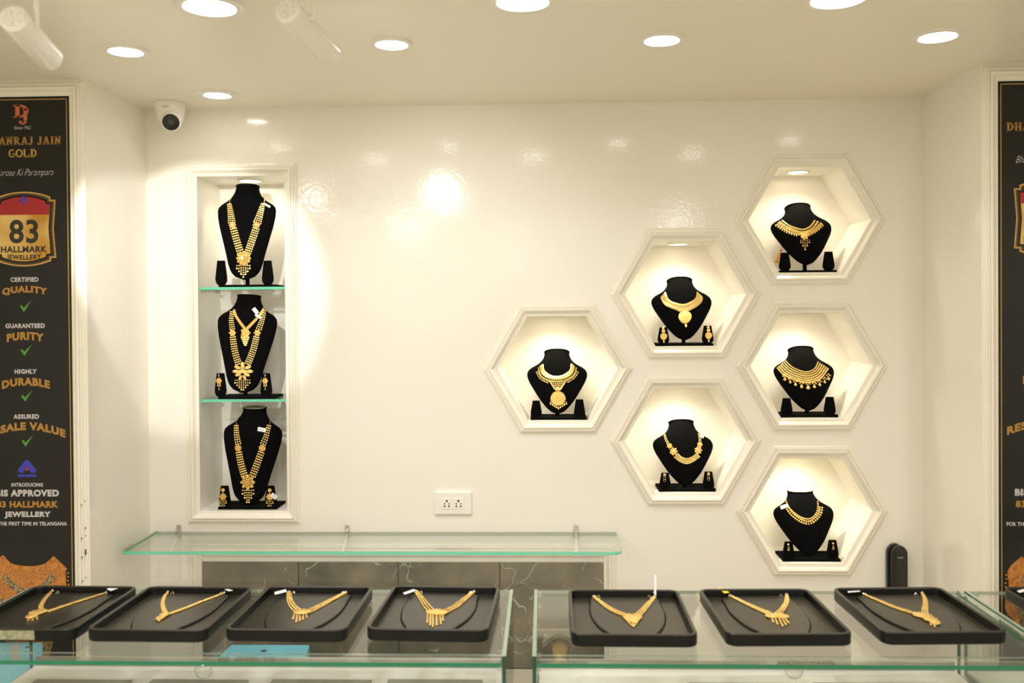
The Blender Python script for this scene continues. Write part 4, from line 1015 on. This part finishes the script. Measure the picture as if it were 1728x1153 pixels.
def tray_neck(k, crop, label, chains, pend, tag=None, tagM=None, rows=2, r=5, extras=()):
    zp = ZT + .0008 + .0186
    Fl = Flat(V3((0, 0, zp)), V3((1,0,0)), V3((0,1,0)), V3((0,0,1)), crop)
    Fl.kk = 2.55/3.64
    def JJ(B, px, py, lift=0.0): p = atz(B.ox+px/B.s, B.oy+py/B.s, zp); return p + V3((0, 0, lift))
    return Fl, JJ
_J = J
def J(B, px, py, lift=0.0):
    if getattr(B, 'tray', False): p = atz(B.ox+px/B.s, B.oy+py/B.s, B.z); return p + V3((0, 0, lift))
    return _J(B, px, py, lift)
_K = K
def K(B): return (2.5/F/B.s) if getattr(B, 'tray', False) else _K(B)
def mk(crop):
    Fl = Flat(V3((0,0,0)), V3((1,0,0)), V3((0,1,0)), V3((0,0,1)), crop); Fl.tray = True; Fl.z = ZT + .0008 + .0188; return Fl
def tstrand(b, B, pts, w0, w1, rows, r, step):
    """band lying flat: width measured on the tray, not in the foreshortened picture"""
    P = [J(B, x, y) for x, y in (smoothpoly(pts, 12) if len(pts) > 2 else [tuple(pts[0][i]+(pts[1][i]-pts[0][i])*t/20 for i in (0,1)) for t in range(21)])]
    L = sum((q-p).length for p, q in zip(P, P[1:])); n = max(2, round(L/step)); d = 0; i = 0
    for k in range(n+1):
        s = L*k/n
        while i < len(P)-2 and d + (P[i+1]-P[i]).length < s: d += (P[i+1]-P[i]).length; i += 1
        D_ = (P[i+1]-P[i]); f = min(1, (s-d)/(D_.length or 1)); c = P[i] + D_*f; D_.normalize(); Nn = V3((-D_.y, D_.x, 0)); w = w0+(w1-w0)*k/n
        for j in range(rows):
            o = 0 if rows == 1 else (j/(rows-1)-.5)*w
            b.ball(c + Nn*o + V3((0, 0, r*.7)), (r*(.75+.5*random.random()), r*(.75+.5*random.random()), r*(.6+.5*random.random())), V3((1,0,0)), V3((0,1,0)), V3((0,0,1)), 6, 4)
def tneck(crop, label, root, L_, R_, pend, drops, tag, wn=(.004, .010), tagM=None):
    B = mk(crop); t = empty('gold_necklace', J(B, *root), label, 'necklace')
    for side, pts in (('l', L_), ('r', R_)):
        b = MB(); tstrand(b, B, pts[:2] if len(pts) == 2 else pts, wn[0]*1.15, wn[1]*1.15, 3, .0029, .0058); build('chain', b, gold, t, smooth=True)
    b = MB()
    for (x, y, rx, ry) in pend:
        c = J(B, x, y, .003); b.ball(c, (rx, ry, .005), V3((1,0,0)), V3((0,1,0)), V3((0,0,1)), 12, 6)
        for i in range(10): a = 2*math.pi*i/10; b.ball(c + V3((rx*.85*math.cos(a), ry*.85*math.sin(a), .001)), .003, n=6, k=4)
    build('pendant', b, gold2, t, smooth=True)
    b = MB()
    for (x0_, y0_, x1_, y1_) in drops:
        p, q = J(B, x0_, y0_, .002), J(B, x1_, y1_, .002); n = max(2, round((q-p).length/.0045))
        for i in range(n+1): b.ball(p + (q-p)*(i/n), .0028 if i < n else .0034, n=6, k=4)
    if drops: build('drops', b, gold, t, smooth=True)
    if tag:
        q = [J(B, *p, .010) for p in tag]; b = MB(); b.prism(q, (0, 0, .0007)); o = build('price_tag', b, tagM or tagm, t)
    for pts in (L_, R_):
        build('clasp', MB().ball(J(B, *pts[0], .003), .0032, n=8, k=5), silverm, t, smooth=True)
    return t
A = (0, 980, 7.2)
tneck(A, 'gold necklace with a chunky oval pendant in the leftmost tray', (450, 420), [(640, 130), (560, 210), (500, 310), (505, 380)], [(1290, 155), (1000, 245), (780, 315), (580, 385)], [(440, 405, .020, .020), (500, 390, .016, .014), (380, 450, .013, .018)], [(350, 455, 345, 490), (400, 455, 395, 490), (450, 440, 450, 475)], [(1295, 145), (1400, 118), (1450, 132), (1345, 170)], (.004, .009))
A = (140, 980, 5.96)
tneck(A, 'slim gold necklace with a small leaf pendant in the second tray from the left', (810, 365), [(855, 122), (820, 170), (800, 250), (830, 335)], [(1420, 132), (1200, 215), (1040, 280), (870, 340)], [(820, 355, .013, .014), (780, 385, .010, .020)], [(770, 390, 765, 415)], [(1425, 128), (1465, 122), (1510, 136), (1470, 142)], (.003, .008))
A = (370, 980, 6.4)
tneck(A, 'gold necklace with a clustered pendant and scalloped links in the third tray', (880, 355), [(750, 130), (760, 220), (800, 290), (850, 335)], [(1365, 135), (1210, 215), (1080, 285), (960, 345)], [(880, 350, .020, .020), (935, 350, .014, .016)], [(810, 375, 795, 420), (840, 385, 830, 455), (870, 390, 870, 440), (905, 385, 905, 425), (940, 375, 945, 405)], [(598, 165), (720, 132), (728, 160), (600, 192)], (.007, .016))
A = (605, 980, 6.91)
tneck(A, 'gold necklace with a five-strand tassel pendant in the fourth tray', (905, 400), [(670, 130), (740, 225), (800, 310), (860, 370)], [(1345, 135), (1210, 245), (1120, 315), (985, 380)], [(860, 380, .018, .014), (920, 378, .020, .020), (975, 388, .015, .014)], [(805, 400, 800, 495), (840, 405, 832, 525), (870, 410, 866, 545), (910, 410, 912, 525), (950, 405, 960, 510), (985, 400, 985, 470)], [(520, 185), (650, 140), (655, 165), (540, 205)], (.008, .017))
A = (950, 980, 7.2)
tneck(A, 'gold necklace with a heart-shaped openwork pendant in the tray right of the gap', (845, 480), [(375, 200), (480, 285), (600, 365), (760, 430)], [(1115, 205), (1040, 290), (970, 370), (910, 430)], [(800, 455, .016, .022), (890, 455, .016, .022), (850, 480, .016, .028)], [(760, 480, 850, 565), (930, 480, 865, 565), (850, 480, 855, 560)], [(1095, 190), (1120, 190), (1125, 172), (1102, 172)], (.006, .014))
tg = MB(); Bq = mk(A); p = J(Bq, 1108, 195, .004); tg.prism([p, p + V3((.006, .0, 0)), p + V3((.009, .02, .05)), p + V3((.003, .02, .052))], (0, .0008, 0)); build('standing_tag', tg, tagm, bpy.data.objects['gold_necklace.%03d' % (len([o for o in bpy.data.objects if o.name.startswith('gold_necklace')])-1)])
A = (1175, 980, 6.28)
tneck(A, 'gold necklace with fan pendant and a yellow tag, right-hand showcase', (850, 400), [(355, 165), (500, 235), (640, 300), (780, 360)], [(955, 155), (960, 225), (920, 300), (865, 360)], [(800, 385, .018, .016), (870, 385, .022, .018), (925, 395, .014, .012)], [(800, 410, 815, 445), (840, 415, 860, 470), (880, 415, 915, 488), (915, 415, 950, 475), (940, 410, 980, 455)], [(222, 116), (262, 116), (352, 165), (300, 174)], (.005, .013), yellow)
A = (1400, 980, 5.27)
tneck(A, 'gold rope necklace with a long clustered pendant in the tray under the handset', (870, 330), [(300, 125), (450, 190), (600, 250), (760, 300)], [(822, 115), (848, 170), (852, 230), (845, 300)], [(800, 315, .018, .018), (850, 325, .020, .022), (900, 355, .018, .022), (935, 380, .013, .018)], [(900, 375, 900, 400), (930, 385, 935, 415), (955, 370, 955, 390)], [(160, 128), (270, 122), (272, 130), (165, 140)], (.004, .012))
# tag peeking out in the last tray
B = mk((1400, 980, 5.27)); b = MB(); b.prism([J(B, *p, .012) for p in ((1665, 130), (1728, 115), (1760, 130), (1690, 148))], (0, 0, .0008)); fin(build('price_tag', b, tagm, org=J(B, 1700, 130)), 'white price tag in the tray cut by the right picture edge', 'tag')
